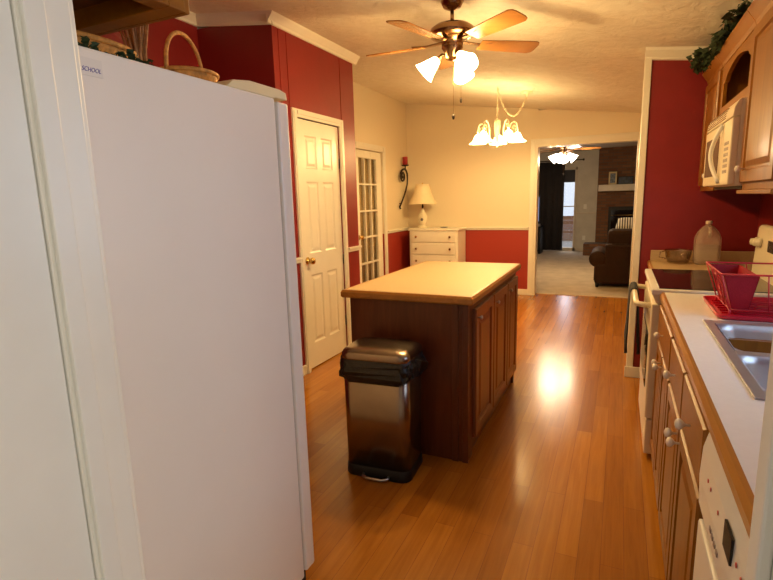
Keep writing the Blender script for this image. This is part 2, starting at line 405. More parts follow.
# near doorway jamb, stop and casings
mb = MB()
mb.box(DX0 - .02, DX0, YN0 - .001, YN1 + .005, 0, 2.06).box(DX1, DX1 + .02, YN0 - .005, YN1 + .005, 0, 2.06).box(DX0, DX1, YN0 - .005, YN1 + .005, 2.04, 2.06)
mb.box(DX0, DX0 + .012, .520, .556, 0, 2.04).box(DX1 - .012, DX1, .520, .556, 0, 2.04).box(DX0, DX1, .520, .556, 2.028, 2.04)
mb.box(DX0 - .085, DX0 - .006, YN1, YN1 + .016, 0, 2.12).box(DX1 + .006, DX1 + .085, YN1, YN1 + .016, 0, 2.12).box(DX0 - .085, DX1 + .085, YN1, YN1 + .016, 2.05, 2.12)
mb.box(DX0 - .12, DX0 - .042, YN0 - .016, YN0, 0, 2.12).box(DX1 + .006, DX1 + .085, YN0 - .016, YN0, 0, 2.12).box(DX0 - .09, DX1 + .085, YN0 - .016, YN0, 2.05, 2.12)
struct('trim_14', mb, 'jamb', .003)
d3 = struct('door_3', B(DX0 - .039, DX0 - .003, -.42, .512, .012, 2.03), 'jamb', .003)
for z in (.25, 1.78):
    B(DX0 - .004, DX0 + .001, .500, .519, z, z + .09).build('hinge', 'steel', d3)
mb = MB().lathe([(.002, 0), (.02, .004), (.012, .02), (.012, .035), (.027, .05), (.026, .065), (.01, .072)], 16, TR(DX0 - .003, -.35, .95, 0, PI / 2)).build('door_knob', 'brass', d3)

# ------------------------------------------------------------------ closet door (six panels)
def mapx(x0, sgn): return lambda u, v, d: (x0 + sgn * d, u, v)
def mapy(y0, sgn): return lambda u, v, d: (u, y0 + sgn * d, v)
RP = [(0, .0), (.008, -.009), (.022, -.009), (.040, -.001)]
def grid_frame(mb, mp, us, vs, t, d0):
    """stiles and rails: a slab with rectangular cells; us / vs list of (a,b) cell spans"""
    def bx(u0, u1, v0, v1):
        a = mp(u0, v0, d0); b = mp(u1, v1, t); mb.box(a[0], b[0], a[1], b[1], a[2], b[2])
    u_all = us['all']; v_all = vs['all']
    e = [u_all[0]] + [x for c in us['cells'] for x in c] + [u_all[1]]
    for i in range(0, len(e), 2): bx(e[i], e[i + 1], v_all[0], v_all[1])
    ev = [v_all[0]] + [x for c in vs['cells'] for x in c] + [v_all[1]]
    for i in range(0, len(ev), 2):
        for c in us['cells']: bx(c[0], c[1], ev[i], ev[i + 1])
mp = mapx(XC - .045, 1)
y0, y1 = 3.352, 3.993
us = {'all': (y0, y1), 'cells': [(y0 + .11, y0 + .285), (y1 - .285, y1 - .11)]}
vs = {'all': (.012, 2.036), 'cells': [(.22, .80), (.98, 1.56), (1.66, 1.92)]}
mb = MB(); grid_frame(mb, mp, us, vs, .036, 0)
for u in us['cells']:
    for v in vs['cells']: mb.nest(mp, (*u, *v), [(0, .036), (.012, .028), (.024, .028), (.044, .035)])
d1 = struct('door_1', mb, 'door')
kp = [(.001, 0), (.031, .002), (.031, .007), (.012, .012), (.011, .03), (.026, .04), (.029, .052), (.024, .066), (.008, .072)]
MB().lathe(kp, 20, TR(XC - .009, y0 + .06, .925, 0, PI / 2)).build('door_knob', 'brass', d1)
for z in (.25, .83, 1.68): MB().tube([(XC - .004, y1 + .001, z), (XC - .004, y1 + .001, z + .09)], .006).build('hinge', 'iron', d1)
# french door
mp = mapx(XL - .06, 1); y0, y1 = 5.568, 6.342
gy0, gy1, gz0, gz1 = y0 + .115, y1 - .145, .25, 1.93
w_ = (gy1 - gy0 - .04) / 3; h_ = (gz1 - gz0 - .088) / 5
us = {'all': (y0, y1), 'cells': [(gy0 + i * (w_ + .02), gy0 + i * (w_ + .02) + w_) for i in range(3)]}
vs = {'all': (.012, 2.024), 'cells': [(gz0 + i * (h_ + .022), gz0 + i * (h_ + .022) + h_) for i in range(5)]}
mb = MB(); grid_frame(mb, mp, us, vs, .04, 0)
d2 = struct('door_2', mb, 'door', .003)
B(XL - .045, XL - .041, gy0, gy1, gz0, gz1).build('glass', 'clear', d2)
n = 60; v = []; f = []
for i in range(n + 1):
    y = gy0 + .005 + (gy1 - gy0 - .01) * i / n; x = XL - .075 + .002 * math.sin(i * 1.9)
    v += [(x, y, gz0 - .02), (x, y, gz1 + .02)]
for i in range(n): f.append((2 * i, 2 * i + 2, 2 * i + 3, 2 * i + 1))
o = MB().add(v, f, True).build('curtain', 'sheer', d2); md = o.modifiers.new('solid', 'SOLIDIFY'); md.thickness = .002
MB().lathe(kp, 16, TR(XL - .02, y0 + .055, .935, 0, PI / 2)).build('door_knob', 'brass', d2)
B(XL - .1, XL - .095, 5.4, 6.5, 0, 2.1).build('backing_panel', 'sheer', d2)

# ------------------------------------------------------------------ refrigerator and the things on it
FX, FH = -.978, 1.715
R_ = thing('refrigerator', (-1.40, 1.0, 0), 'tall plain white refrigerator seen from its side beside the doorway', 'refrigerator')
B(-1.83, FX, .635, 1.325, .05, FH).build('body', 'fridge', R_, .006)
B(-1.82, FX - .012, 1.325, 1.340, .07, FH - .012).build('gasket', 'gasket', R_)
B(-1.365, FX - .001, 1.340, 1.396, .06, FH - .005).build('door', 'fridge', R_, .008)
B(-1.83, -1.372, 1.340, 1.396, .06, FH - .005).build('door', 'fridge', R_, .008)
B(-1.80, FX - .02, 1.26, 1.36, .0, .055).build('kick_grille', 'blackpl', R_, .003)
for y in (.68, 1.28): MB().lathe([(.02, 0), (.02, .05)], 12, TR(FX - .06, y, 0)).build('foot', 'blackpl', R_)
hc = MB().prism([(1.12, FH), (1.15, FH + .022), (1.22, FH + .032), (1.36, FH + .032), (1.392, FH + .026), (1.396, FH + .004), (1.335, FH + .004), (1.33, FH)], -1.06, FX - .004, 'x').build('hinge_cover', 'cream_pl', R_, .005)
for x in (-1.41, -1.33):
    MB().tube([(x, 1.396, .7), (x, 1.43, .73), (x, 1.43, 1.38), (x, 1.396, 1.41)], .011).build('handle', 'white_pl', R_)

# magnet strip with lettering
mg = thing('magnet', (FX, .70, 1.665), 'white magnet strip with violet SCHOOL lettering on refrigerator side', 'magnet')
B(FX, FX + .0012, .655, .748, 1.660, 1.694).build('backing', 'magnet', mg)
cu = bpy.data.curves.new('lettering', 'FONT'); cu.body = 'LE SCHOOL'; cu.size = .0125; cu.extrude = .0004; cu.shear = .3
to = bpy.data.objects.new('lettering_tmp', cu); COL.objects.link(to)
bpy.context.view_layer.update()
me = bpy.data.meshes.new_from_object(to.evaluated_get(bpy.context.evaluated_depsgraph_get()))
bpy.data.objects.remove(to)
wd = max(p.co.x for p in me.vertices)
me.transform(Matrix.Translation((FX + .0014, .744 - wd * .82, 1.668)) @ Matrix(((0, 0, 1, 0), (.82, 0, 0, 0), (0, 1, 0, 0), (0, 0, 0, 1))))
me.transform(Matrix.Translation(-mg.location))
me.materials.append(M['ink']); lo = bpy.data.objects.new('lettering', me); COL.objects.link(lo); lo.parent = mg

def weave(a, z): return 1 + .035 * math.sin(a * 22 + z * 400)
bb = thing('bread_basket', (-1.20, .86, FH), 'long low orange wicker basket on refrigerator top under the cabinet', 'basket')
v = MB(); Tm = Matrix.Translation((-1.20, .86, FH)) @ Matrix.Diagonal((.70, 1.25, .80, 1))
v.lathe([(.08, 0), (.095, .03), (.11, .07), (.118, .088), (.112, .09), (.103, .07), (.085, .012)], 48, Tm, wav=weave).build('bowl', 'wicker', bb)
MB().tube([tuple(Tm @ Vector((.116 * math.cos(a), .116 * math.sin(a), .088))) for a in [2 * PI * k / 40 for k in range(40)]], .007, 8, True).build('rim', 'wicker', bb)
hb = thing('handled_basket', (-1.17, 1.165, FH), 'small round wicker basket with tall hoop handle on refrigerator top', 'basket')
Tm = Matrix.Translation(hb.location)
MB().lathe([(.058, 0), (.07, .02), (.082, .040), (.090, .058), (.085, .059), (.075, .040), (.055, .008)], 48, Tm, wav=weave).build('bowl', 'wicker', hb)
MB().tube(ring((-1.17, 1.165, FH + .057), .088, 36), .006, 8, True).build('rim', 'wicker', hb)
hn = []
for k in range(25):
    a = PI * k / 24
    hn.append((-1.17 + .02 * math.cos(a), 1.165 - .088 * math.cos(a), FH + .05 + .12 * math.sin(a) ** .8))
MB().tube(hn, .0058, 8).build('handle', 'wicker', hb)
tw = MB()
for k in range(34):
    a = random.uniform(0, 2 * PI); r = random.uniform(0, .026); r2 = r + random.uniform(.01, .05); a2 = a + random.uniform(-.5, .5)
    x, y = -1.38, 1.185; h = random.uniform(.26, .36)
    tw.tube([(x + r * math.cos(a), y + r * math.sin(a), FH + .012), (x + r * math.cos(a) * 1.1, y + r * math.sin(a) * 1.1, FH + h * .45), (x + (r + r2) * .5 * math.cos(a2), y + (r + r2) * .5 * math.sin(a2), FH + h * .8), (x + r2 * math.cos(a2), y + r2 * math.sin(a2), FH + h)], [.0045, .004, .003, .0015], 6)
tb = thing('twig_bundle', (-1.38, 1.185, FH), 'upright bundle of pale twigs standing on refrigerator top', 'dried twigs')
tw.build('twigs', 'bark', tb)
MB().lathe([(.035, 0), (.04, .01), (.03, .05), (.026, .05), (.034, .012)], 20, TR(-1.38, 1.185, FH)).build('holder', 'bark', tb)
pl = thing('plate', (-1.62, 1.29, FH), 'dark red round plate standing upright behind the handled basket', 'plate')
MB().lathe([(.001, .012), (.10, .010), (.125, .004), (.165, .0), (.166, .006), (.128, .014), (.10, .018), (.001, .020)][::-1], 48, TR(-1.62, 1.275, FH + .16, 0, 1.25, 0) @ Matrix.Rotation(0, 4, 'Z'), cap=False).build('dish', 'redplate', pl)
MB().box(-1.63, -1.60, 1.21, 1.34, FH, FH + .012).build('stand', 'redplate', pl)

def leaves(mb, n, fn, size):
    for k in range(n):
        p = Vector(fn()); s = size * random.uniform(.7, 1.2)
        R = Matrix.Translation(p) @ Matrix.Rotation(random.uniform(0, 2 * PI), 4, 'Z') @ Matrix.Rotation(random.uniform(-1, 1), 4, 'X') @ Matrix.Rotation(random.uniform(-1, 1), 4, 'Y')
        pts = [(0, 0, 0), (.35, .28, .05), (.30, .55, .0), (.62, .30, .05), (1, 0, -.1), (.62, -.30, .05), (.30, -.55, 0), (.35, -.28, .05)]
        mb.add([(x * s, y * s, z * s) for x, y, z in pts], [(0, 1, 3, 4), (0, 4, 5, 7), (1, 2, 3), (5, 6, 7)], False, R)
gm = MB(); leaves(gm, 110, lambda: (-1.02 - abs(random.gauss(0, .018)), random.uniform(.66, .92), FH + .004 + abs(random.gauss(0, .009))), .022)
g = thing('leafy_garland', (-1.04, .87, FH), 'dark green leaf garland lying on refrigerator top before the bread basket', 'garland')
gm.build('leaves', 'leaf', g)
MB().tube([(-1.045, .68, FH + .005), (-1.05, .8, FH + .012), (-1.035, .87, FH + .008), (-1.04, .92, FH + .006)], .004).build('stem', 'bark', g)

# cabinet above the refrigerator (recessed underside)
CB = 1.845
cf = thing('cabinet_over_refrigerator', (-1.42, .78, CB), 'oak wall cabinet hanging above refrigerator, its dark hollow underside showing', 'cabinet')
mb = MB().box(-.995, -.95, .602, .9155, CB, 2.36).box(-1.90, -1.855, .602, .9155, CB, 2.36).box(-1.854, -.996, .602, .9155, CB + .05, CB + .065).box(-1.854, -.996, .602, .9155, 2.33, 2.359)
mb.build('body', 'oak', cf, .002)
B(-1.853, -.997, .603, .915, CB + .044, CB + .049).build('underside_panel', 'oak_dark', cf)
MB().box(-1.90, -.95, .916, .963, CB, CB + .05).box(-1.90, -.95, .916, .963, 2.30, 2.36).box(-1.90, -1.86, .916, .963, CB + .05, 2.30).box(-.99, -.95, .916, .963, CB + .05, 2.30).box(-1.445, -1.405, .945, .963, CB + .05, 2.30).build('face_frame', 'oak_y', cf, .002)
RPD = [(0, .012), (.004, .018), (.052, .018), (.058, .010), (.070, .010), (.095, .017)]
for a, b in ((-1.898, -1.427), (-1.423, -.952)):
    d = MB().nest(mapy(.964, 1), (a, b, CB + .0, 2.32), RPD, 0).build('door', 'oak', cf)
    MB().lathe([(.004, 0), (.004, .012), (.014, .018), (.016, .026), (.01, .033)], 14, TR(b - .03 if a < -1.5 else a + .03, .982, CB + .07, -PI / 2)).build('knob', 'knobw', d)

# ------------------------------------------------------------------ kitchen island
IS = thing('kitchen_island', (-1.0, 3.06, 0), 'dark cherry kitchen island with beige top in the middle of floor', 'kitchen island')
B(-1.352, -.690, 2.412, 3.705, .0, .868).build('body', 'cherry', IS, .003)
mb = MB().box(-.690, -.672, 2.42, 3.705, .80, .868).box(-.690, -.672, 2.50, 3.675, .085, .125).box(-.69, -.672, 2.42, 2.50, 0, .80).box(-.69, -.672, 3.675, 3.705, .0, .80)
mb.box(-.69, -.672, 2.895, 2.945, .12, .8).box(-.69, -.672, 3.30, 3.35, .12, .8).build('face_frame', 'cherry', IS, .002)
mb = MB().box(-.70, -.668, 2.404, 2.412, 0, .868).box(-.755, -.722, 2.404, 2.412, 0, .868).build('corner_stile', 'cherry', IS, .002)
RPI = [(0, .014), (.005, .020), (.055, .020), (.062, .010), (.075, .010), (.105, .019)]
for i, (a, b) in enumerate(((2.505, 2.915), (2.925, 3.325), (3.335, 3.69))):
    d = MB().nest(mapx(-.672, 1), (a, b, .105, .825), RPI, 0).build('door', 'cherry_l', IS)
    MB().lathe([(.004, 0), (.004, .010), (.011, .016), (.012, .022), (.006, .027)], 12, TR(-.652, a + .03, .775, 0, PI / 2)).build('knob', 'steel', d)
IX0, IX1, IY0, IY1 = -1.392, -.642, 2.385, 3.735
tp = MB().box(IX0 + .02, IX1 - .02, IY0 + .02, IY1 - .02, .868, .911).build('worktop', 'lam_beige', IS)
def nosing(x0, x1, y0, y1, z0, z1, w):
    pr = [(0, z0), (w * .75, z0), (w, z0 + .012), (w, z1 - .012), (w * .7, z1), (0, z1)]
    return pr
e = .02
mb = MB()
rings = []
for (d, z) in ((0, .868), (.016, .868), (.022, .876), (.022, .898), (.014, .9105), (0, .9105)):
    rings.append([(IX0 + e - d, IY0 + e - d, z), (IX1 - e + d, IY0 + e - d, z), (IX1 - e + d, IY1 - e + d, z), (IX0 + e - d, IY1 - e + d, z)])
v = [p for r in rings for p in r]; f = []
for i in range(len(rings) - 1):
    for k in range(4): f.append((i * 4 + k, i * 4 + (k + 1) % 4, i * 4 + 4 + (k + 1) % 4, i * 4 + 4 + k))
mb.add(v, f).build('wood_edge', 'edge', IS)

# ------------------------------------------------------------------ trash can
TC = thing('trash_can', (-1.055, 2.225, 0), 'tall bronze steel pedal trash can with black liner against the island', 'trash can')
Tt = TR(-1.068, 2.222, 0, 0, 0, math.radians(4))
def rr(w, d, r, n=6):
    pts = []
    for cx, cy, a0 in ((w / 2 - r, d / 2 - r, 0), (-w / 2 + r, d / 2 - r, PI / 2), (-w / 2 + r, -d / 2 + r, PI), (w / 2 - r, -d / 2 + r, 1.5 * PI)):
        for k in range(n + 1): a = a0 + PI / 2 * k / n; pts.append((cx + r * math.cos(a), cy + r * math.sin(a)))
    return pts
def loft(mb, secs, T, caps=True, smooth=True):
    n = len(secs[0]); v = [p for s_ in secs for p in s_]; f = []
    for i in range(len(secs) - 1):
        for k in range(n): f.append((i * n + k, i * n + (k + 1) % n, (i + 1) * n + (k + 1) % n, (i + 1) * n + k))
    if caps: f += [tuple(range(n - 1, -1, -1)), tuple((len(secs) - 1) * n + k for k in range(n))]
    return mb.add(v, f, smooth, T)
def sec(w, d, r, z, dz=None): return [(x, y, z + (dz(x, y) if dz else 0)) for x, y in rr(w, d, r)]
loft(MB(), [sec(.345, .262, .05, .05), sec(.348, .266, .05, .30), sec(.352, .270, .05, .60)], Tt).build('body', 'can_steel', TC)
loft(MB(), [sec(.350, .276, .055, 0), sec(.356, .28, .055, .004), sec(.352, .276, .055, .05), sec(.342, .262, .05, .058)], Tt).build('base', 'blackpl', TC)
def wob(x, y): return .012 * math.sin(9 * math.atan2(y, x)) + .006 * math.sin(23 * math.atan2(y, x))
def bsec(w, d, z, amp=.0):
    out = []
    for x, y in rr(w, d, .05, 10):
        a = math.atan2(y, x); k = 1 + amp * math.sin(13 * a) + amp * .6 * math.sin(31 * a + z * 40)
        j = amp * .45; out.append((x * k + random.uniform(-j, j), y * k + random.uniform(-j, j), z + wob(x, y) + random.uniform(-j, j) * .6))
    return out
b1 = loft(MB(), [bsec(.358, .276, .518, .01), bsec(.380, .296, .535, .025), bsec(.388, .302, .555, .022), bsec(.384, .298, .58, .018), bsec(.376, .290, .60, .012), bsec(.372, .288, .612, .006), bsec(.362, .276, .625, 0)], Tt, smooth=False)
b1.build('liner', 'bag', TC)
tf = MB()
tf.add(*[[(.17, -.05, .625), (.215, -.02, .61), (.235, .04, .585), (.215, .07, .54), (.19, .02, .53), (.20, -.03, .555), (.17, .09, .605), (.175, .09, .525)], [(0, 1, 5), (1, 2, 4, 5), (2, 3, 4), (0, 6, 2, 1), (6, 7, 3, 2), (5, 4, 7, 6, 0)]], False, Tt)
tf.build('liner_knot', 'bag', TC)
loft(MB(), [sec(.358, .272, .05, .620), sec(.364, .278, .05, .627), sec(.364, .278, .05, .650), sec(.350, .262, .055, .664, lambda x, y: -.0), sec(.30, .21, .05, .676), sec(.10, .06, .02, .680)], Tt).build('lid', 'can_steel', TC)
MB().tube([(-.07, -.125, .022), (-.065, -.155, .018), (-.04, -.168, .016), (.04, -.168, .016), (.065, -.155, .018), (.07, -.125, .022)], .0075, 8, T=Tt).build('pedal', 'steel', TC)

# ------------------------------------------------------------------ right-hand base cabinets
FXF = .222                                  # face-frame plane
KN = [(.0035, 0), (.0035, .012), (.006, .014), (.013, .020), (.0155, .027), (.013, .034), (.004, .038)]
def knob(parent, x, y, z, s=1.): MB().lathe([(r * s, h * s) for r, h in KN], 16, TR(x, y, z, 0, -PI / 2)).build('knob', 'knobw', parent)
RPC = [(0, .012), (.004, .018), (.050, .018), (.056, .010), (.066, .010), (.090, .017)]
RPW = [(0, .012), (.005, .018), (.022, .018)]
def base_cab(y0, y1, label, drawers, doors, knobs_d):
    t = thing('base_cabinet', (.5, (y0 + y1) / 2, 0), label, 'base cabinet', 'oak base cabinets along the right wall')
    MB().box(FXF + .018, XR - .002, y0, y0 + .016, .10, .868).box(FXF + .018, XR - .002, y1 - .016, y1, .10, .868).box(FXF + .018, XR - .002, y0, y1, .10, .118).box(XR - .012, XR - .002, y0, y1, .10, .868).box(FXF + .07, XR - .002, y0, y1, 0, .10).build('body', 'oak', t)
    mb = MB().box(FXF, FXF + .018, y0, y0 + .03, .09, .868).box(FXF, FXF + .018, y1 - .03, y1, .09, .868)
    for za, zb in ((.845, .868), (.09, .13), (.665, .70)): mb.box(FXF, FXF + .018, y0 + .03, y1 - .03, za, zb)
    ym = (y0 + y1) / 2; mb.box(FXF, FXF + .018, ym - .02, ym + .02, .13, .665).box(FXF, FXF + .018, ym - .02, ym + .02, .70, .845)
    mb.build('face_frame', 'oak', t, .001)
    mp = mapx(FXF, -1)
    for a, b in drawers:
        d = MB().nest(mp, (a, b, .695, .852), RPW, 0).build('drawer', 'oak_y', t); knob(d, FXF - .018, (a + b) / 2, .772)
    for (a, b), k in zip(doors, knobs_d):
        d = MB().nest(mp, (a, b, .105, .675), RPC, 0).build('door', 'oak', t); knob(d, FXF - .018, k, .635)
    return t
base_cab(1.288, 2.125, 'oak sink base cabinet beside the dishwasher, two drawer fronts over two doors', [(1.296, 1.698), (1.716, 2.117)], [(1.296, 1.698), (1.716, 2.117)], [1.672, 1.742])
base_cab(2.130, 2.785, 'oak base cabinet between sink cabinet and range, one drawer over narrow doors', [(2.145, 2.77)], [(2.145, 2.452), (2.463, 2.77)], [2.425, 2.49])
fc = thing('base_cabinet', (.5, 3.85, 0), 'small oak base cabinet behind the range at the red end wall', 'base cabinet', 'oak base cabinets along the right wall')
MB().box(FXF + .018, XR - .002, 3.575, 4.128, .10, .868).box(FXF + .07, XR - .002, 3.575, 4.128, 0, .10).build('body', 'oak', fc)
B(FXF, FXF + .018, 3.575, 4.128, .09, .868).build('face_frame', 'oak', fc)
d = MB().nest(mapx(FXF, -1), (3.60, 4.10, .695, .852), RPW, 0).build('drawer', 'oak_y', fc)
d = MB().nest(mapx(FXF, -1), (3.60, 4.10, .105, .675), RPC, 0).build('door', 'oak', fc)

# worktops
def edge_y(x, y0, y1):                        # moulded oak nosing along y
    p = [(x, .8705), (x - .010, .8705), (x - .018, .878), (x - .018, .897), (x - .010, .9095), (x, .9105)]
    return MB().prism(p, y0, y1, 'y')
wt = thing('worktop', (.53, 1.7, .8705), 'long pale laminate worktop with oak front edge holding the sink', 'worktop')
WX = .222; HX0, HX1, HY0, HY1 = .335, .745, 1.40, 2.172
MB().box(WX, HX0, .605, 2.785, .8705, .9105).box(HX1, XR - .002, .605, 2.785, .8705, .9105).box(HX0, HX1, .605, HY0, .8705, .9105).box(HX0, HX1, HY1, 2.785, .8705, .9105).build('laminate_top', 'lam_white', wt)
edge_y(WX, .605, 2.785).build('wood_edge', 'edge', wt)
B(XR - .022, XR - .002, .605, 2.785, .9105, 1.0).build('backsplash', 'lam_white', wt)
w2 = thing('worktop', (.53, 3.85, .8705), 'short tan worktop with low backsplash beyond the range', 'worktop')
B(WX, XR - .002, 3.572, YP - .016, .8705, .9105).build('laminate_top', 'lam_beige', w2)
edge_y(WX, 3.572, YP - .016).build('wood_edge', 'edge', w2)
B(WX + .0, XR - .002, YP - .036, YP - .0145, .9105, .985).build('backsplash', 'lam_beige', w2, .003)

# sink
sk = thing('kitchen_sink', (.54, 1.786, .74), 'double bowl stainless steel sink set in the pale worktop', 'sink')
mp = lambda u, v, d: (u, v, d)
SX0, SX1, SY0, SY1 = .312, .770, 1.375, 2.197
bowls = [(SX0 + .030, SX1 - .06, SY0 + .05, 1.745), (SX0 + .034, SX1 - .06, 1.785, SY1 - .05)]
rim = MB(); z0, z1 = .911, .916
b0, b1_ = bowls
for r in ((SX0, b0[0], SY0, SY1), (b0[1], SX1, SY0, SY1), (b0[0], b0[1], SY0, b0[2]), (b0[0], b0[1], b0[3], b1_[2]), (b0[0], b0[1], b1_[3], SY1)): rim.box(*r, z0, z1)
rim.build('rim', 'sinkm', sk, .002)
for bw in bowls:
    cx, cy = (bw[0] + bw[1]) / 2, (bw[2] + bw[3]) / 2; W, D = bw[1] - bw[0], bw[3] - bw[2]
    T_ = Matrix.Translation((cx, cy, 0))
    loft(MB(), [sec(W + .004, D + .004, .012, .9155), sec(W - .006, D - .006, .05, .912), sec(W - .016, D - .016, .055, .89), sec(W - .035, D - .035, .06, .79), sec(W - .06, D - .06, .07, .757), sec(W - .12, D - .12, .07, .745), sec(.06, .06, .03, .742)], T_, caps=False).build('bowl', 'sinkm', sk)
    MB().lathe([(.04, .742), (.04, .746), (.03, .744), (.01, .743)], 20, T_).build('drain', 'steel', sk)

# dish rack and its tray
dt = thing('drain_tray', (.57, 2.43, .911), 'bright red plastic drain tray on worktop beside the sink', 'tray')
loft(MB(), [sec(.42, .36, .03, .9115), sec(.45, .40, .04, .914), sec(.46, .42, .045, .932), sec(.452, .412, .043, .932), sec(.44, .39, .04, .919), sec(.40, .34, .03, .917)], Matrix.Translation((.59, 2.43, 0)), caps=False).build('tray_rim', 'tray', dt)
MB().box(.385, .79, 2.26, 2.60, .912, .919).build('tray_floor', 'tray', dt, .002)
mb = MB()
for k in range(7): mb.box(.39, .79, 2.27 + k * .05, 2.28 + k * .05, .919, .924)
mb.build('ribs', 'tray', dt)
dr = thing('dish_rack', (.58, 2.42, .925), 'pinkish red wire dish rack with solid caddy on the red tray', 'dish rack')
rk = MB(); zt, zb = 1.088, .945
tr_ = [(.362, 2.225), (.80, 2.225), (.80, 2.60), (.362, 2.60)]; br_ = [(.405, 2.265), (.775, 2.265), (.775, 2.565), (.405, 2.565)]
rk.tube([(x, y, zt) for x, y in tr_], .0038, 8, True).tube([(x, y, zb) for x, y in br_], .0032, 8, True)
def lerp(a, b, t): return tuple(a[i] + (b[i] - a[i]) * t for i in range(len(a)))
for s_ in range(4):
    a, b = tr_[s_], tr_[(s_ + 1) % 4]; c, d_ = br_[s_], br_[(s_ + 1) % 4]
    n = 3 if s_ % 2 == 0 else 3
    for k in range(n + (0)):
        t = k / n
        rk.tube([(*lerp(a, b, t), zt), (*lerp(c, d_, t), zb)], .0026, 6)
rk.build('wire_frame', 'pink', dr)
rk = MB()
for k in range(9): y = 2.275 + k * .035; rk.tube([(.405, y, zb), (.775, y, zb)], .0022, 6)
for k in range(8):
    x = .585 + k * .024; rk.tube([(x, 2.30, zb), (x, 2.31, zb + .10), (x, 2.33, zb + .10), (x, 2.34, zb)], .002, 6)
for x, y in br_: rk.tube([(x, y, zb), (x, y, .926)], .004, 6)
rk.build('plate_wires', 'pink', dr)
cd = MB()
def wall4(mb, tA, tB, bA, bB, th):
    d = Vector((tB[0] - tA[0], tB[1] - tA[1], 0)).normalized(); nrm = Vector((-d.y, d.x, 0)) * th
    mb.hexa([bA, bB, tuple(Vector(bB) + nrm), tuple(Vector(bA) + nrm)], [tA, tB, tuple(Vector(tB) + nrm), tuple(Vector(tA) + nrm)])
T4 = [(.372, 2.236, 1.082), (.485, 2.236, 1.082), (.485, 2.59, 1.082), (.372, 2.59, 1.082)]
B4 = [(.412, 2.272, .95), (.468, 2.272, .95), (.468, 2.555, .95), (.412, 2.555, .95)]
for k in range(4): wall4(cd, T4[k], T4[(k + 1) % 4], B4[k], B4[(k + 1) % 4], .003)
cd.box(.412, .468, 2.272, 2.555, .948, .952)
cd.build('caddy', 'pinkbox', dr)
# scroll ornament on the caddy's aisle side
sc_ = MB()
def side_pt(y, z): t = (1.082 - z) / .132; return (.370 + .04 * t - .002, y, z)
sc_.tube([side_pt(2.41 + .085 * math.cos(a), 1.02 + .045 * math.sin(a)) for a in [2 * PI * k / 28 for k in range(28)]], .003, 6, True)
sc_.tube([side_pt(2.41 + .04 * math.cos(a) * (a / 6), 1.02 + .022 * math.sin(a) * (a / 6)) for a in [k * .35 for k in range(20)]], .0025, 6)
sc_.build('scroll_ornament', 'pink', dr)

# dishwasher
dw = thing('dishwasher', (.53, .965, 0), 'white built in dishwasher with control panel under the near worktop', 'dishwasher')
B(.245, XR - .01, .665, 1.280, .02, .864).build('body', 'white_pl', dw)
cp = MB().prism([(.245, .862), (.212, .858), (.203, .82), (.200, .75), (.204, .68), (.215, .645), (.245, .645)], .668, 1.276, 'y').build('control_panel', 'white_pl', dw, .003)
B(.206, .245, .668, 1.276, .13, .638).build('door', 'white_pl', dw, .006)
B(.27, .30, .67, 1.275, 0, .12).build('toe_panel', 'blackpl', dw)
B(.1975, .202, .915, .975, .775, .825).build('display', 'blackpl', cp)
for i, y in enumerate((1.17, 1.135, 1.05, .885, .85, .815)): MB().lathe([(.001, 0), (.0045, 0), (.0045, .0015), (.001, .0015)], 10, TR(.2015, y, .79 if i < 3 else .80, 0, -PI / 2)).build('indicator_light', 'redbtn', cp)
for k in range(7): MB().box(.1992, .2015, 1.02 + .025 * k - (.12 if k > 3 else 0) * 2, 1.034 + .025 * k - (.12 if k > 3 else 0) * 2, .715, .724).build('button', 'greybtn', cp)

# ------------------------------------------------------------------ range
RY0, RY1 = 2.792, 3.565
rg = thing('electric_range', (.5, 3.18, 0), 'cream electric range with black glass cooktop between worktops', 'range')
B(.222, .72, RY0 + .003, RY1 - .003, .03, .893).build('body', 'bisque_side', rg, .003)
B(.172, .220, RY0 + .004, RY1 - .004, .235, .845).build('oven_door', 'bisque', rg, .006)
B(.168, .176, RY0 + .13, RY1 - .13, .36, .66).build('oven_window', 'blackglass', rg, .003)
B(.178, .220, RY0 + .004, RY1 - .004, .035, .225).build('storage_drawer', 'bisque', rg, .006)
MB().hexa([(.19, RY0 + .004, .85), (.222, RY0 + .004, .85), (.222, RY1 - .004, .85), (.19, RY1 - .004, .85)], [(.172, RY0 + .004, .893), (.222, RY0 + .004, .893), (.222, RY1 - .004, .893), (.172, RY1 - .004, .893)]).build('front_rail', 'bisque', rg, .003)
MB().box(.166, .735, RY0, RY1, .893, .922).build('cooktop_frame', 'white_pl', rg, .006)
B(.20, .715, RY0 + .028, RY1 - .028, .9215, .926).build('cooktop_glass', 'blackglass', rg, .002)
hd = MB().tube([(.174, RY0 + .10, .820), (.125, RY0 + .095, .824), (.108, RY0 + .105, .826), (.104, RY0 + .14, .827), (.104, RY1 - .14, .827), (.108, RY1 - .105, .826), (.125, RY1 - .095, .824), (.174, RY1 - .10, .820)], .0145, 10).build('handle', 'bisque', rg)
bg = MB().prism([(.735, .90), (.722, .922), (.738, 1.185), (.75, 1.20), (.78, 1.20), (.78, .90)], RY0 + .012, RY1 - .012, 'y').build('backguard_panel', 'bisque', rg, .008)
MB().box(.778, .835, RY0 + .004, RY1 - .004, .60, 1.19).build('backguard_housing', 'blackpl', rg, .004)
MB().box(.727, .734, RY0 + .29, RY0 + .48, 1.07, 1.13).build('clock_display', 'blackglass', rg)
for y in (3.50, 3.43, 2.93, 2.86):
    MB().lathe([(.026, 0), (.026, .012), (.020, .014), (.018, .034), (.006, .038)], 20, TR(.729, y, 1.105, 0, -PI / 2 + .05)).build('control_knob', 'bisque', rg)
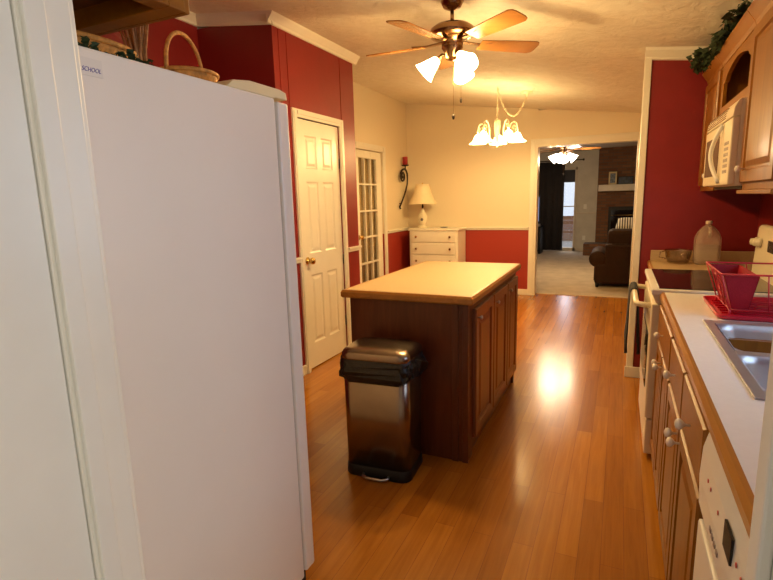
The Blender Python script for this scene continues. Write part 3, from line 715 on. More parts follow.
# towel on the oven handle
tw_ = thing('dish_towel', (.106, 3.36, .4), 'dark charcoal towel hanging over the oven handle', 'towel')
v = []; f = []; N = 14
prof = [(.147, .46), (.140, .60), (.134, .72), (.128, .822), (.119, .843), (.104, .849), (.087, .843), (.079, .82), (.076, .72), (.074, .60), (.070, .52), (.074, .46)]
for j, (x, z) in enumerate(prof):
    for i in range(N + 1):
        y = 3.24 + .24 * i / N; amp = .006 * abs(z - .8) / .3
        v.append((x + amp * math.sin(i * 1.4), y, z - (.03 * math.sin(i * .5) if j in (0, len(prof) - 1) else 0)))
for j in range(len(prof) - 1):
    for i in range(N): f.append((j * (N + 1) + i, j * (N + 1) + i + 1, (j + 1) * (N + 1) + i + 1, (j + 1) * (N + 1) + i))
o = MB().add(v, f, True).build('cloth', 'towel', tw_); md = o.modifiers.new('solid', 'SOLIDIFY'); md.thickness = .005
# jug and bowl
jg = thing('water_jug', (.55, 3.98, .911), 'translucent plastic gallon jug half full on the tan worktop', 'jug')
Tj = Matrix.Translation((.55, 3.98, 0))
loft(MB(), [sec(.13, .13, .03, .912), sec(.15, .15, .035, .925), sec(.15, .15, .035, 1.06), sec(.148, .148, .04, 1.09), sec(.12, .12, .05, 1.13), sec(.07, .07, .034, 1.16), sec(.036, .036, .018, 1.175), sec(.034, .034, .017, 1.185)], Tj).build('bottle', 'jug', jg)
loft(MB(), [sec(.125, .125, .03, .916), sec(.144, .144, .033, .928), sec(.144, .144, .033, 1.04)], Tj).build('water', 'water', jg)
MB().lathe([(.019, 1.18), (.020, 1.198), (.016, 1.202)], 16, Tj).build('cap', 'cap', jg)
MB().tube([(.55, 3.905, 1.10), (.55, 3.892, 1.12), (.55, 3.90, 1.15), (.55, 3.94, 1.165)], .009, 8).build('handle', 'jug', jg)
gb = thing('glass_bowl', (.385, 3.99, .911), 'clear glass bowl with rim handle beside the water jug', 'bowl')
MB().lathe([(.045, .912), (.066, .918), (.078, .96), (.082, 1.0), (.086, 1.004), (.080, 1.004), (.075, .96), (.06, .922), (.001, .918)], 32, Matrix.Translation((.385, 3.99, 0)), cap=False).build('bowl', 'bowlg', gb)
MB().tube([(.305, 3.99, .995), (.275, 3.99, .985), (.27, 3.99, .95), (.312, 3.99, .94)], .005, 8).build('handle', 'bowlg', gb)

# ------------------------------------------------------------------ microwave and wall cabinets
MX = .442
mw = thing('microwave', (.65, 3.18, 1.42), 'cream over the range microwave with curved door handle', 'microwave')
B(MX + .03, XR - .003, RY0 + .004, RY1 - .004, 1.42, 1.805).build('body', 'bisque', mw, .006)
mwd = B(MX, MX + .03, 2.985, RY1 - .004, 1.425, 1.725).build('door', 'bisque', mw, .006)
B(MX - .003, MX + .003, 3.09, RY1 - .06, 1.475, 1.675).build('window', 'mw_window', mwd, .002)
B(MX, MX + .03, RY0 + .004, 2.980, 1.425, 1.725).build('control_panel', 'bisque', mw, .006)
vp = MB().prism([(MX + .03, 1.73), (MX, 1.73), (MX + .004, 1.77), (MX + .02, 1.80), (MX + .03, 1.805)], RY0 + .004, RY1 - .004, 'y').build('vent_panel', 'bisque', mw, .003)
mb = MB()
for k in range(5): mb.box(MX - .001 + .002 * k, MX + .008 + .002 * k, 2.98, RY1 - .03, 1.740 + k * .011, 1.744 + k * .011)
mb.build('vent_slots', 'bronze', vp)
pts = []
for k in range(17):
    t = k / 16; pts.append((MX - .004 - .034 * math.sin(PI * t), 3.005 + .055 * math.sin(PI * t), 1.44 + .275 * t))
MB().tube(pts, .010, 10).build('handle', 'white_pl', mwd)
mb = MB()
for r in range(6):
    for c in range(3): mb.box(MX - .0015, MX + .001, 2.84 + c * .038, 2.865 + c * .038, 1.48 + r * .026, 1.495 + r * .026)
mb.build('keypad', 'greybtn', mw)
B(MX + .06, XR - .02, RY0 + .02, RY1 - .02, 1.406, 1.42).build('underside_grille', 'blackpl', mw)

UX = .50; UT = 2.165
def crown_cab(t, y0, y1):
    p = [(UX + .02, UT - .07), (UX - .004, UT - .07), (UX - .010, UT - .05), (UX - .035, UT - .012), (UX - .045, UT), (UX + .02, UT)]
    MB().prism(p, y0, y1, 'y').build('crown_moulding', 'oak_y', t, .002)
def wall_cab(name, y0, y1, z0, label, doors, knobs, zt=UT):
    t = thing(name, (.68, (y0 + y1) / 2, z0), label, 'wall cabinet', 'oak wall cabinets around the microwave')
    B(UX + .02, XR - .003, y0, y1, z0 + .012, zt).build('body', 'oak', t, .002)
    MB().box(UX, UX + .02, y0 + .035, y1 - .035, z0, z0 + .045).box(UX, UX + .02, y0 + .035, y1 - .035, zt - .09, zt).box(UX, UX + .02, y0, y0 + .035, z0, zt).box(UX, UX + .02, y1 - .035, y1, z0, zt).build('face_frame', 'oak', t, .002)
    for (a, b), k in zip(doors, knobs):
        d = MB().nest(mapx(UX, -1), (a, b, z0 + .032, zt - .082), RPC, 0).build('door', 'oak', t); knob(d, UX - .018, k, z0 + .09)
    crown_cab(t, y0, y1)
    return t
wall_cab('wall_cabinet', 3.585, 4.128, 1.40, 'oak wall cabinet between microwave and red end wall', [(3.605, 4.108)], [3.64])
wc = wall_cab('wall_cabinet', 2.20, 2.785, 1.40, 'tall oak wall cabinet on the near side of microwave', [(2.215, 2.765)], [2.665])
B(UX - .02, UX + .04, 2.20, 2.787, 1.383, 1.40).build('light_rail', 'oak_y', wc, .003)
# open display niche over the microwave
ni = thing('display_cabinet', (.68, 3.185, 1.81), 'open oak display niche with arched valance above the microwave', 'wall cabinet', 'oak wall cabinets around the microwave')
NY0, NY1 = 2.79, 3.58
MB().box(UX + .02, XR - .003, NY0, NY0 + .018, 1.81, UT).box(UX + .02, XR - .003, NY1 - .018, NY1, 1.81, UT).box(UX + .02, XR - .003, NY0, NY1, UT - .018, UT).box(UX + .02, XR - .003, NY0, NY1, 1.81, 1.828).box(XR - .012, XR - .003, NY0, NY1, 1.81, UT).build('body', 'oak', ni)
MB().box(UX, UX + .02, NY0, NY0 + .045, 1.81, UT).box(UX, UX + .02, NY1 - .045, NY1, 1.81, UT).box(UX, UX + .02, NY0 + .045, NY1 - .045, 1.81, 1.865).build('face_frame', 'oak_y', ni, .002)
ya, yb = NY0 + .045, NY1 - .045; arch = [(ya, UT), (yb, UT)]
arch += [(yb, 1.995), (yb - .05, 2.0), (yb - .10, 2.03)] + [(yb - .10 - (yb - ya - .2) * k / 8, 2.03 + .035 * math.sin(PI * k / 8)) for k in range(1, 8)] + [(ya + .10, 2.03), (ya + .05, 2.0), (ya, 1.995)]
MB().prism(arch, UX, UX + .02, 'x').build('arched_valance', 'oak_y', ni)
crown_cab(ni, NY0, NY1)
gm = MB(); leaves(gm, 520, lambda: (.475 + random.gauss(0, .022), (lambda t: 2.75 + 1.28 * t)(random.random() ** .55), UT + .012 + min(.075, abs(random.gauss(0, .028)))), .05)
leaves(gm, 130, lambda: (.455 + random.gauss(0, .03), 3.93 + random.gauss(0, .09), UT + .02 + min(.09, abs(random.gauss(0, .04)))), .055)
g = thing('ivy_garland', (.49, 3.4, UT), 'dark green ivy garland running along the wall cabinet tops', 'garland')
gm.build('leaves', 'leaf', g)
MB().tube([(.50, 2.72 + .12 * k, UT + .012 + .006 * (k % 2)) for k in range(12)], .005).build('stem', 'bark', g)

# ------------------------------------------------------------------ ceiling fans
def bell(mb, T, s=1., sq=.0):
    pr = [(.016, .0), (.024, .004), (.030, .02), (.040, .05), (.052, .085), (.064, .115), (.068, .122), (.064, .121), (.050, .088), (.037, .05), (.026, .02), (.014, .006)]
    mb.lathe([(r * s, -z * s) for r, z in pr], 28, T, cap=False, wav=lambda a, z: 1 + sq * (abs(z) / (.12 * s)) * math.cos(4 * a))
def fan(name, c, zt, zb, R, ph, label, blade_m, metal, glow, zs, nsh, sa, sr, power, col, size=1.):
    cx, cy = c
    t = thing(name, (cx, cy, zb), label, 'ceiling fan')
    Tc = Matrix.Translation((cx, cy, 0))
    MB().lathe([(.062, zt - .001), (.066, zt - .02), (.05, zt - .05), (.025, zt - .062), (.014, zt - .065)], 28, Tc).build('canopy', metal, t)
    MB().lathe([(.011, zt - .06), (.011, zb + .10)], 12, Tc).build('downrod', metal, t)
    MB().lathe([(.02, zb + .118), (.045, zb + .112), (.10, zb + .10), (.125, zb + .082), (.132, zb + .06), (.125, zb + .042), (.10, zb + .03), (.066, zb + .022), (.060, zb - .01), (.062, zb - .02), (.045, zb - .045), (.045, zb - .07), (.03, zb - .085), (.01, zb - .09)], 36, Tc).build('motor_housing', metal, t)
    for k in range(5):
        a = ph + 2 * PI * k / 5
        Tb = TR(cx, cy, zb, 0, 0, a)
        arm = MB().add([(.05, -.018, .012), (.16, -.012, .004), (.24, -.032, .006), (.24, .032, .006), (.16, .012, .004), (.05, .018, .012)] + [(.05, -.018, .018), (.16, -.012, .010), (.24, -.032, .012), (.24, .032, .012), (.16, .012, .010), (.05, .018, .018)],
                       [(0, 1, 4, 5), (1, 2, 3, 4), (6, 11, 10, 7), (7, 10, 9, 8)] + [(i, i + 6, (i + 1) % 6 + 6, (i + 1) % 6) for i in range(6)], False, Tb)
        arm.build('blade_iron', metal, t)
        Tp = Tb @ Matrix.Translation((.17, 0, .004)) @ Matrix.Rotation(math.radians(-12), 4, 'X')
        L = R - .17; w0, w1 = .048, .066
        out = [(0, -w0), (L * .5, -w0 - .012), (L - .03, -w1), (L - .008, -w1 + .012), (L, -w1 + .035), (L, w1 - .035), (L - .008, w1 - .012), (L - .03, w1), (L * .5, w0 + .012), (0, w0)]
        MB().prism(out, -.003, .003, 'z', Tp).build('blade', blade_m, t)
    for k in range(nsh):
        a = sa[k]; dx, dy = math.cos(a), math.sin(a)
        px, py = cx + dx * .075, cy + dy * .075
        MB().tube([(cx + dx * .03, cy + dy * .03, zb - .06), (cx + dx * .06, cy + dy * .06, zb - .055), (px, py, zb - .068), (px + dx * .012, py + dy * .012, zb - .085)], .011, 8).build('lamp_arm', metal, t)
        Ts = Matrix.Translation((px + dx * .010, py + dy * .010, zb - .075)) @ Matrix.Rotation(a, 4, 'Z') @ Matrix.Rotation(-math.radians(48), 4, 'Y')
        mb = MB(); bell(mb, Ts, size, .05); mb.build('lamp_shade', glow, t)
        MB().lathe([(.004, -.02), (.02, -.04), (.026, -.065), (.018, -.088), (.004, -.094)], 16, Ts).build('bulb', glow, t)
        m = Ts @ Vector((0, 0, -.125 * size))
        li = bpy.data.lights.new('fan_bulb_light', 'POINT'); li.energy = power; li.color = col; li.shadow_soft_size = .03
        lo = bpy.data.objects.new('fan_bulb_light', li); lo.location = m; COL.objects.link(lo)
    for (dx, dy, L, fob) in ((.012, -.02, .33, .009), (.055, -.01, .24, .007)):
        ch = MB().tube([(cx + dx, cy + dy, zb - .08), (cx + dx, cy + dy, zb - .06 - L)], .0011, 6).build('pull_chain', 'brass', t)
        MB().lathe([(.002, 0), (fob, -.008), (fob * .9, -.02), (fob * .5, -.03)], 12, Matrix.Translation((cx + dx, cy + dy, zb - .06 - L))).build('fob', 'iron', ch)
    return t
D = math.radians
WARM = (1, .64, .24)
fan('ceiling_fan', (-.930, 2.99), cz(-.93), 2.275, .535, D(-106), 'five blade wooden ceiling fan with three lit glass shades over the kitchen', 'blade', 'bronze', 'glow', 0, 3, (D(197), D(317), D(82)), .1, 28, WARM, .92)
fan('ceiling_fan', (-.93, 9.3), 2.44, 2.16, .60, D(-60), 'ceiling fan with lit shades in the living room beyond the doorway', 'blade', 'bronze', 'glow3', 0, 4, (D(185), D(255), D(5), D(90)), .1, 30, (1, .72, .42), 1.15)

# ------------------------------------------------------------------ chandelier
CX, CY = -1.265, 5.70
chd = thing('chandelier', (CX, CY, 1.95), 'cream five arm chandelier with lit bell shades over dining area', 'chandelier')
Tc = Matrix.Translation((CX, CY, 0))
MB().lathe([(.004, 1.935), (.014, 1.945), (.010, 1.96), (.028, 1.975), (.030, 1.99), (.018, 2.0), (.022, 2.05), (.032, 2.12), (.036, 2.18), (.040, 2.215), (.030, 2.225), (.010, 2.23), (.006, 2.245)], 24, Tc).build('central_column', 'chand', chd)
def chain(mb, pts, r=.011, w=.0028):
    for i in range(len(pts) - 1):
        p, q_ = Vector(pts[i]), Vector(pts[i + 1]); d = (q_ - p); L = d.length; d.normalize()
        s_ = d.cross(Vector((0, 1, .3))).normalized() if i % 2 else d.cross(Vector((1, .2, .1))).normalized()
        c = (p + q_) / 2
        mb.tube([c + d * (L * .68) * math.cos(a) + s_ * r * .7 * math.sin(a) for a in [2 * PI * k / 10 for k in range(10)]], w, 5, True)
    return mb
HZ = cz(CX)
chain(MB(), [(CX, CY, 2.245 + (HZ - .02 - 2.245) * k / 14) for k in range(15)]).build('chain', 'chand', chd)
MB().tube([(CX, CY, HZ), (CX, CY, HZ - .02), (CX + .012, CY, HZ - .03), (CX + .008, CY, HZ - .04)], .004).build('ceiling_hook', 'chand', chd)
QX, QY = -.99, 5.93; QZ = cz(QX)
pts = []
for k in range(21):
    t = k / 20; pts.append((CX + (QX - CX) * t, CY + (QY - CY) * t, (HZ - .03) * (1 - t) + (QZ - .03) * t - .27 * 4 * t * (1 - t) * .92))
chain(MB(), pts).build('swag_chain', 'chand', chd)
MB().lathe([(.065, QZ - .001), (.062, QZ - .012), (.03, QZ - .025), (.012, QZ - .04)], 24, Matrix.Translation((QX, QY, 0))).build('canopy', 'chand', chd)
for k in range(5):
    a = D(27) + 2 * PI * k / 5; dx, dy = math.cos(a), math.sin(a)
    prof = [(.02, 1.985), (.07, 1.975), (.11, 2.0), (.125, 2.05), (.125, 2.12), (.15, 2.185), (.185, 2.205), (.215, 2.185), (.229, 2.13), (.224, 2.085)]
    MB().tube([(CX + dx * r, CY + dy * r, z) for r, z in prof], .0075, 8).build('arm', 'chand', chd)
    sp = [(.185 + .03 * (1 - j / 14) * math.cos(j * .55 - 1), 2.14 + .03 * (1 - j / 14) * math.sin(j * .55 - 1)) for j in range(13)]
    MB().tube([(CX + dx * r, CY + dy * r, z) for r, z in sp], .004, 6).build('scroll', 'chand', chd)
    Ts = Matrix.Translation((CX + dx * .224, CY + dy * .224, 2.088))
    mb = MB(); mb.lathe([(.018, 0), (.030, -.008), (.042, -.03), (.055, -.06), (.072, -.082), (.095, -.097), (.092, -.098), (.069, -.081), (.050, -.058), (.036, -.028), (.020, -.008)], 32, Ts, cap=False, wav=lambda a, z: 1 + .06 * (max(0, abs(z) - .05) / .05) * math.cos(8 * a))
    mb.build('lamp_shade', 'glow2', chd)
    li = bpy.data.lights.new('chandelier_bulb_light', 'POINT'); li.energy = 15; li.color = WARM; li.shadow_soft_size = .03
    lo = bpy.data.objects.new('chandelier_bulb_light', li); lo.location = Ts @ Vector((0, 0, -.10)); COL.objects.link(lo)

# ------------------------------------------------------------------ dresser, lamp, sconce
dn = thing('dresser', (-2.41, 7.02, 0), 'cream chest of drawers in the far corner under the lamp', 'dresser')
DXA, DXB, DYA, DYB = -2.775, -2.045, 6.81, 7.20
B(DXA, DXB, DYA, DYB, .08, .945).build('body', 'door', dn, .003)
B(DXA - .02, DXB + .02, DYA - .025, DYB, .945, .972).build('top', 'door', dn, .006)
for i, (a, b) in enumerate(((.78, .935), (.605, .765), (.43, .59), (.255, .415), (.10, .24))):
    d = MB().nest(mapy(DYA, -1), (DXA + .03, DXB - .03, a, b), [(0, .012), (.006, .016)], 0).build('drawer', 'door', dn)
    for x in (-2.665, -2.155): MB().lathe([(.005, 0), (.005, .012), (.015, .018), (.017, .026), (.008, .032)], 14, TR(x, DYA - .016, (a + b) / 2, PI / 2)).build('knob', 'bronze', d)
for x in (DXA + .03, DXB - .03):
    for y in (DYA + .03, DYB - .03): MB().lathe([(.018, 0), (.026, .08)], 12, Matrix.Translation((x, y, 0))).build('leg', 'door', dn)
lp = thing('table_lamp', (-2.63, 6.98, .972), 'cream table lamp with bell shade standing on the dresser', 'table lamp')
Tl = Matrix.Translation((-2.63, 6.98, 0))
MB().lathe([(.075, .972), (.078, .985), (.06, .995), (.04, 1.005), (.035, 1.02), (.055, 1.05), (.068, 1.10), (.066, 1.15), (.045, 1.19), (.028, 1.205), (.034, 1.22), (.020, 1.235), (.012, 1.26)], 28, Tl).build('base', 'ceramic', lp)
MB().lathe([(.0, -.0), (.022, .0), (.020, .004), (.0, .005)], 14, TR(-2.62, 6.915, 1.10, PI / 2)).build('painted_motif', 'motif', lp)
MB().lathe([(.011, 1.255), (.014, 1.29), (.009, 1.32), (.006, 1.60)], 12, Tl).build('stem', 'iron', lp)
MB().lathe([(.20, 1.325), (.175, 1.375), (.14, 1.46), (.11, 1.55), (.098, 1.605), (.095, 1.604), (.107, 1.55), (.137, 1.46), (.172, 1.375), (.197, 1.326)], 36, Tl, cap=False).build('lamp_shade', 'shade', lp)
MB().lathe([(.004, 1.59), (.012, 1.615), (.006, 1.628)], 12, Tl).build('finial', 'brass', lp)
ty = thing('trinket_dish', (-2.32, 7.02, .972), 'low dark oval dish lying on the dresser top', 'dish')
MB().lathe([(.03, .973), (.055, .980), (.06, .986), (.053, .984), (.001, .977)], 24, Matrix.Translation((-2.32, 7.02, 0)), cap=False).build('dish', 'motif', ty)
scn = thing('wall_sconce', (XL, 7.0, 1.6), 'black wrought iron scroll sconce on the left dining wall', 'sconce')
WX_ = XL + .045; pts = []
for k in range(40):
    t = k / 39
    if t < .5:
        a = -2.6 + t * 2 * 5.2; r = .02 + .10 * (t * 2); pts.append((WX_ + .0, 6.93 + r * math.cos(-a + 2.4) * .75, 1.74 + r * math.sin(-a + 2.4) * .75))
pts2 = []
for k in range(24):                                  # upper curl
    a = 3.6 * PI * k / 23; r = .025 + .085 * (k / 23)
    pts2.append((XL + .05, 6.935 + r * math.cos(a + .9), 1.735 + r * math.sin(-a - .9) * .95))
last = pts2[-1]
tail = [(XL + .05, 7.115, 1.70), (XL + .05, 7.105, 1.62), (XL + .05, 7.05, 1.53), (XL + .045, 6.97, 1.43), (XL + .035, 6.90, 1.34), (XL + .025, 6.865, 1.29), (XL + .022, 6.885, 1.262), (XL + .022, 6.92, 1.27)]
# arrange: end of curl leads over the top into the tail
curl = [(XL + .05, 6.945 + (.022 + .014 * j * .5) * math.cos(.0 + j * .55), 1.735 - (.022 + .014 * j * .5) * math.sin(j * .55)) for j in range(15)]
arc = [(XL + .05, 6.99 + .125 * math.cos(a), 1.72 + .115 * math.sin(a)) for a in [PI * .9 - PI * .85 * k / 9 for k in range(10)]]
spiral = [(XL + .05, 6.93 + r * math.cos(a), 1.735 + r * math.sin(a)) for r, a in [(.018 + .062 * k / 16, D(20) - D(500) * (1 - k / 16) * -1 - D(500) + D(160) * 1) for k in range(17)]]
spiral = []
for k in range(20):
    u = k / 19; r = .018 + .068 * u; a = D(540) * (1 - u) + D(150)
    spiral.append((XL + .05, 6.94 + r * math.cos(a), 1.735 + r * math.sin(a)))
path = spiral + [(XL + .05, 6.93, 1.825), (XL + .05, 7.00, 1.838), (XL + .05, 7.07, 1.82), (XL + .05, 7.11, 1.77)] + tail
rad = [.014] * len(spiral) + [.014] * 4 + [.012] * (len(tail) - 2) + [.009, .007]
MB().tube(path, rad, 8).build('scroll', 'iron', scn)
MB().lathe([(.008, 1.83), (.010, 1.875), (.048, 1.882), (.055, 1.895), (.048, 1.897), (.001, 1.89)], 20, Matrix.Translation((XL + .065, 7.005, 0)), cap=False).build('cup', 'iron', scn)
MB().tube([(XL + .002, 6.95, 1.735), (XL + .05, 6.95, 1.735)], .008).build('wall_mount', 'iron', scn)
MB().tube([(XL + .002, 6.90, 1.34), (XL + .035, 6.90, 1.34)], .006).build('wall_mount', 'iron', scn)
cn = thing('candle', (XL + .065, 7.005, 1.892), 'dark red pillar candle standing in the wall sconce', 'candle')
MB().lathe([(.038, 1.893), (.038, 2.005), (.034, 2.012), (.01, 2.008)], 20, Matrix.Translation((XL + .065, 7.005, 0))).build('wax', 'candle', cn)
MB().tube([(XL + .065, 7.005, 2.007), (XL + .067, 7.005, 2.02)], .0015).build('wick', 'iron', cn)

# ------------------------------------------------------------------ living room
fp = thing('fireplace', (.6, 12.9, 0), 'brown brick fireplace wall with dark firebox in the living room', 'fireplace')
mb = MB().box(-.497, -.24, 12.9, 13.39, 0, 2.438).box(.86, 2.2, 12.9, 13.39, 0, 2.438).box(-.24, .86, 12.9, 13.39, 1.10, 2.438).box(-.24, .86, 12.9, 13.39, 0, .43)
mb.build('chimney_breast', 'brick', fp)
B(-.73, 2.2, 12.42, 12.899, 0, .27).build('hearth', 'brick', fp, .01)
ins = MB().box(-.24, -.18, 12.93, 12.96, .43, 1.10).box(.80, .86, 12.93, 12.96, .43, 1.10).box(-.18, .80, 12.93, 12.96, 1.02, 1.10).box(-.24, .86, 13.3, 13.38, .43, 1.10).box(-.18, .80, 12.93, 12.96, .43, .48).build('firebox_surround', 'blackpl', fp)
MB().tube([(-.18, 12.925, .90), (.80, 12.925, .90)], .008).build('brass_bar', 'brass', fp)
B(-.18, .80, 12.945, 12.95, .48, 1.02).build('glass_doors', 'blackglass', fp)
MB().box(-.47, 1.25, 12.70, 12.899, 1.455, 1.60).build('mantel', 'mat_w', fp, .006)
f1 = thing('picture_frame', (-.18, 12.78, 1.60), 'pale gold framed picture standing on left end of mantel', 'picture frame')
Tf = TR(-.18, 12.78, 1.60, D(-8))
MB().box(-.085, -.055, -.01, .01, 0, .29, Tf).box(.055, .085, -.01, .01, 0, .29, Tf).box(-.085, .085, -.01, .01, 0, .035, Tf).box(-.085, .085, -.01, .01, .255, .29, Tf).build('frame', 'goldf', f1)
B(-.055, .055, -.002, .004, .03, .26).v and MB().box(-.056, .056, -.002, .004, .03, .26, Tf).build('picture', 'photo', f1)
f2 = thing('picture_frame', (.10, 12.78, 1.60), 'wide dark blue picture on the mantel right of gold frame', 'picture frame')
Tf = TR(.09, 12.80, 1.60, D(-8))
MB().box(-.155, -.14, -.01, .01, 0, .175, Tf).box(.14, .155, -.01, .01, 0, .175, Tf).box(-.155, .155, -.01, .01, 0, .015, Tf).box(-.155, .155, -.01, .01, .16, .175, Tf).build('frame', 'blackpl', f2)
MB().box(-.14, .14, -.002, .004, .014, .161, Tf).build('picture', 'bluephoto', f2)
# sofa seen from behind
so = thing('sofa', (.5, 8.55, 0), 'dark brown leather sofa seen from behind in the living room', 'sofa')
B(-.30, 1.45, 8.12, 8.95, .06, .36).build('base', 'leather', so, .03)
MB().box(-.17, 1.32, 8.12, 8.34, .30, .66).build('back', 'leather', so, .035)
for x in (-.15, .58): B(x, x + .72, 8.20, 8.46, .56, .875).build('back_cushion', 'leather', so, .07)
for x in (-.14, .59): B(x, x + .71, 8.40, 8.98, .34, .48).build('seat_cushion', 'leather', so, .05)
for s_, x in ((-1, -.235), (1, 1.385)):
    mb = MB().box(x - .075, x + .075, 8.14, 8.96, .1, .44)
    mb.tube([(x + s_ * .03, y, .43) for y in (8.13, 8.14, 8.5, 8.95, 8.965)], [.10, .125, .125, .125, .10], 20)
    mb.build('arm', 'leather', so, .012)
for x in (-.26, 1.41):
    for y in (8.17, 8.9): MB().lathe([(.022, 0), (.03, .065)], 12, Matrix.Translation((x, y, 0))).build('foot', 'blackpl', so)
pw = thing('throw_pillow', (.10, 8.42, .86), 'striped cream and dark throw pillow on top of sofa back', 'pillow')
v = []; f = []; N = 14
for s_ in (1, -1):
    for i in range(N + 1):
        for j in range(N + 1):
            a, b = i / N * 2 - 1, j / N * 2 - 1; h = .055 * max(0, (1 - a ** 4) * (1 - b ** 4)) ** .5
            v.append((a * .17 * (1 - .06 * b * b), b * .13 * (1 - .06 * a * a), s_ * h))
for s_ in (0, 1):
    o_ = s_ * (N + 1) ** 2
    for i in range(N):
        for j in range(N):
            q4 = (o_ + i * (N + 1) + j, o_ + (i + 1) * (N + 1) + j, o_ + (i + 1) * (N + 1) + j + 1, o_ + i * (N + 1) + j + 1); f.append(q4 if s_ == 0 else q4[::-1])
MB().add(v, f, True, TR(.13, 8.50, .925, D(48), 0, D(-12))).build('cushion', 'pillow', pw)
# curtain, rod, patio door, blind
def curtain(name, x0, x1, y, z0, z1, label, n=90):
    v = []; f = []
    for i in range(n + 1):
        x = x0 + (x1 - x0) * i / n; yy = y + .022 * math.sin(i * .62) + .006 * math.sin(i * 1.7)
        v += [(x, yy, z0), (x, yy, z1)]
    for i in range(n): f.append((2 * i, 2 * i + 2, 2 * i + 3, 2 * i + 1))
    o = MB().add(v, f, True).build(name, 'curtain'); md = o.modifiers.new('solid', 'SOLIDIFY'); md.thickness = .006
    return tag(o, label, 'curtain')
curtain('curtain', -2.9, -1.27, 13.26, .03, 2.20, 'long charcoal curtain covering left part of the patio door')
rd = thing('curtain_rod', (-1.8, 13.26, 2.22), 'thin dark curtain rod above the patio door', 'curtain rod')
MB().tube([(-3.0, 13.26, 2.225), (-.85, 13.26, 2.225)], .012).build('rod', 'iron', rd)
for x in (-3.0, -.85): MB().lathe([(.0, -.025), (.02, -.02), (.03, 0), (.02, .02), (.0, .025)], 14, TR(x, 13.26, 2.225, 0, PI / 2), cap=False).build('finial', 'iron', rd)
for x in (-2.95, -.92): MB().tube([(x, 13.398, 2.225), (x, 13.26, 2.225)], .007).build('bracket', 'iron', rd)
pd = MB().box(-1.95, -1.89, 13.36, 13.45, 0, 2.06).box(-1.035, -.98, 13.36, 13.45, 0, 2.06).box(-1.95, -.98, 13.36, 13.45, 2.0, 2.06).box(-1.95, -.98, 13.36, 13.45, 0, .09).box(-1.89, -1.035, 13.40, 13.43, 1.10, 1.125)
pdo = struct('door_4', pd, 'mat_w', .003)
B(-1.89, -1.035, 13.41, 13.416, .09, 2.0).build('glass', 'pane', pdo)
B(-1.89, -1.035, 13.385, 13.392, 1.70, 2.0).build('roller_shade', 'darkshade', pdo)
for nm, z, lab in (('light_switch', 1.10, 'small white light switch on living room back wall'), ('wall_outlet', .33, 'small white outlet low on the living room back wall')):
    t = thing(nm, (-.78, 13.4, z), lab, 'switch' if 'switch' in nm else 'outlet')
    B(-.815, -.745, 13.393, 13.3995, z - .055, z + .055).build('cover_plate', 'white_pl', t, .002)
    B(-.79, -.77, 13.389, 13.393, z - .03, z + .03).build('toggle' if 'switch' in nm else 'socket', 'white_pl', t)
# television on its stand
ts = thing('television_stand', (-2.25, 12.75, 0), 'black television stand at the left edge of living room', 'television stand')
MB().box(-2.9, -1.70, 12.55, 13.0, .06, .10).box(-2.9, -1.70, 12.55, 13.0, .62, .66).box(-2.9, -2.86, 12.55, 13.0, 0, .66).box(-1.76, -1.70, 12.55, 13.0, 0, .66).box(-2.86, -1.76, 12.96, 13.0, .1, .62).build('frame', 'blackpl', ts, .004)
B(-2.86, -1.76, 12.58, 12.95, .34, .36).build('shelf', 'blackpl', ts)
tv = thing('television', (-2.35, 12.75, .66), 'television with bluish lit screen on the black stand', 'television')
B(-2.72, -1.765, 12.74, 12.78, .74, 1.40).build('bezel', 'blackpl', tv, .004)
B(-2.70, -1.785, 12.735, 12.741, .78, 1.37).build('screen', 'screen', tv)
MB().box(-2.4, -2.1, 12.66, 12.86, .661, .675).box(-2.29, -2.21, 12.75, 12.78, .67, .76).build('foot', 'blackpl', tv)
cbx = thing('cable_box', (-1.98, 12.72, .66), 'small silver media box at right end of television stand', 'media box')
MB().box(-1.90, -1.74, 12.60, 12.72, .661, .72).build('case', 'steel', cbx, .004)
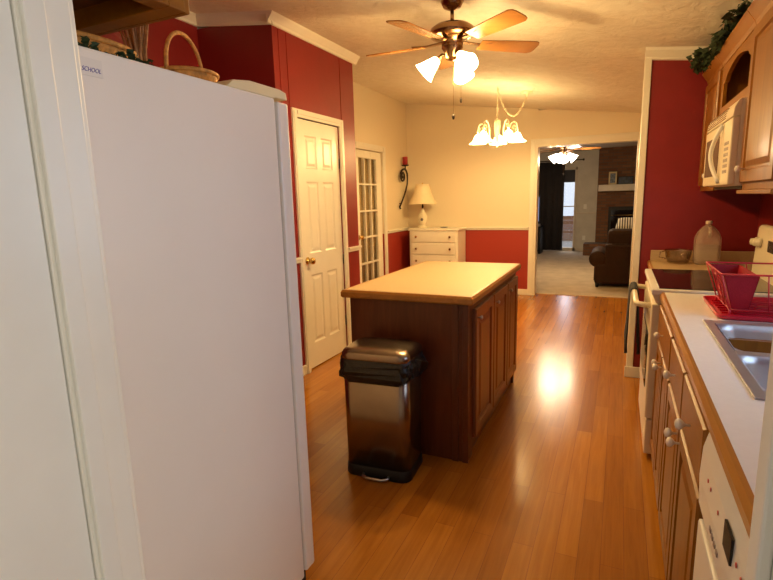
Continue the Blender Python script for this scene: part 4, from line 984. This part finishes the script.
# patio outside
struct('floor_patio', B(-5, 4, 13.6, 20, -.12, -.02), 'patio')
struct('wall_patio', B(-5, 4, 16.5, 16.6, -.1, .72), brick_mat('patio brick', (.3, .16, .1), (.4, .22, .15), (.3, .27, .24)))
pt = thing('patio_bench', (-1.2, 14.6, 0), 'wooden bench outside behind the patio door glass', 'bench')
for z, y in ((.40, 14.5), (.40, 14.62), (.62, 14.8), (.76, 14.84)): MB().box(-1.9, -.6, y, y + .09 if z < .5 else y + .03, z - .02, z + .02 if z < .5 else z + .06).build('slat', 'teak', pt)
for x in (-1.85, -.7):
    for y in (14.52, 14.80): B(x, x + .06, y, y + .05, -.02, .38 if y < 14.7 else .80).build('leg', 'teak', pt)

# ------------------------------------------------------------------ daylight and added hall fill
W = bpy.data.worlds.new('World'); S.world = W; W.use_nodes = True
bgn = W.node_tree.nodes['Background']
bgn.inputs[0].default_value = (.82, .90, 1.0, 1); bgn.inputs[1].default_value = 1.1
def window_light(name, loc, rot, sx, sy, energy, col):
    li = bpy.data.lights.new(name, 'AREA'); li.shape = 'RECTANGLE'; li.size = sx; li.size_y = sy; li.energy = energy; li.color = col
    o = bpy.data.objects.new(name, li); o.location = loc; o.rotation_euler = rot; COL.objects.link(o); return o
window_light('daylight_sink_window', (XR + .12, 1.775, 1.53), (0, PI / 2, 0), .82, .95, 8, (.55, .73, 1))
window_light('added_hall_fill', (1.93, -.95, 1.4), (0, PI / 2, 0), 1.2, 1.2, 34, (1, .86, .64))  # warm fill lamp added out of view to brighten door leaf and jamb
window_light('daylight_patio_door', (-1.1, 13.6, 1.1), (-PI / 2, 0, 0), .9, 1.9, 18, (.95, .95, 1))

# ------------------------------------------------------------------ camera
yaw, pitch, roll, fpx = .4361, .17882, -.02729, 499.8
fwd = Vector((-math.sin(yaw) * math.cos(pitch), math.cos(yaw) * math.cos(pitch), -math.sin(pitch)))
r = Vector((math.cos(yaw), math.sin(yaw), 0)); u = r.cross(fwd)
r2 = r * math.cos(roll) + u * math.sin(roll); u2 = -r * math.sin(roll) + u * math.cos(roll)
cam = bpy.data.cameras.new('camera'); co = bpy.data.objects.new('camera', cam); COL.objects.link(co)
m = Matrix.Identity(4)
for i in range(3): m[i][0] = r2[i]; m[i][1] = u2[i]; m[i][2] = -fwd[i]
m[0][3], m[1][3], m[2][3] = 0, 0, 1.40
co.matrix_world = m
cam.sensor_fit = 'HORIZONTAL'; cam.sensor_width = 36; cam.lens = fpx / 773 * 36; cam.clip_start = .02
S.camera = co
S.view_settings.view_transform = 'Standard'; S.view_settings.look = 'None'; S.view_settings.gamma = 1
S.view_settings.use_curve_mapping = False; S.view_settings.exposure = 0.0
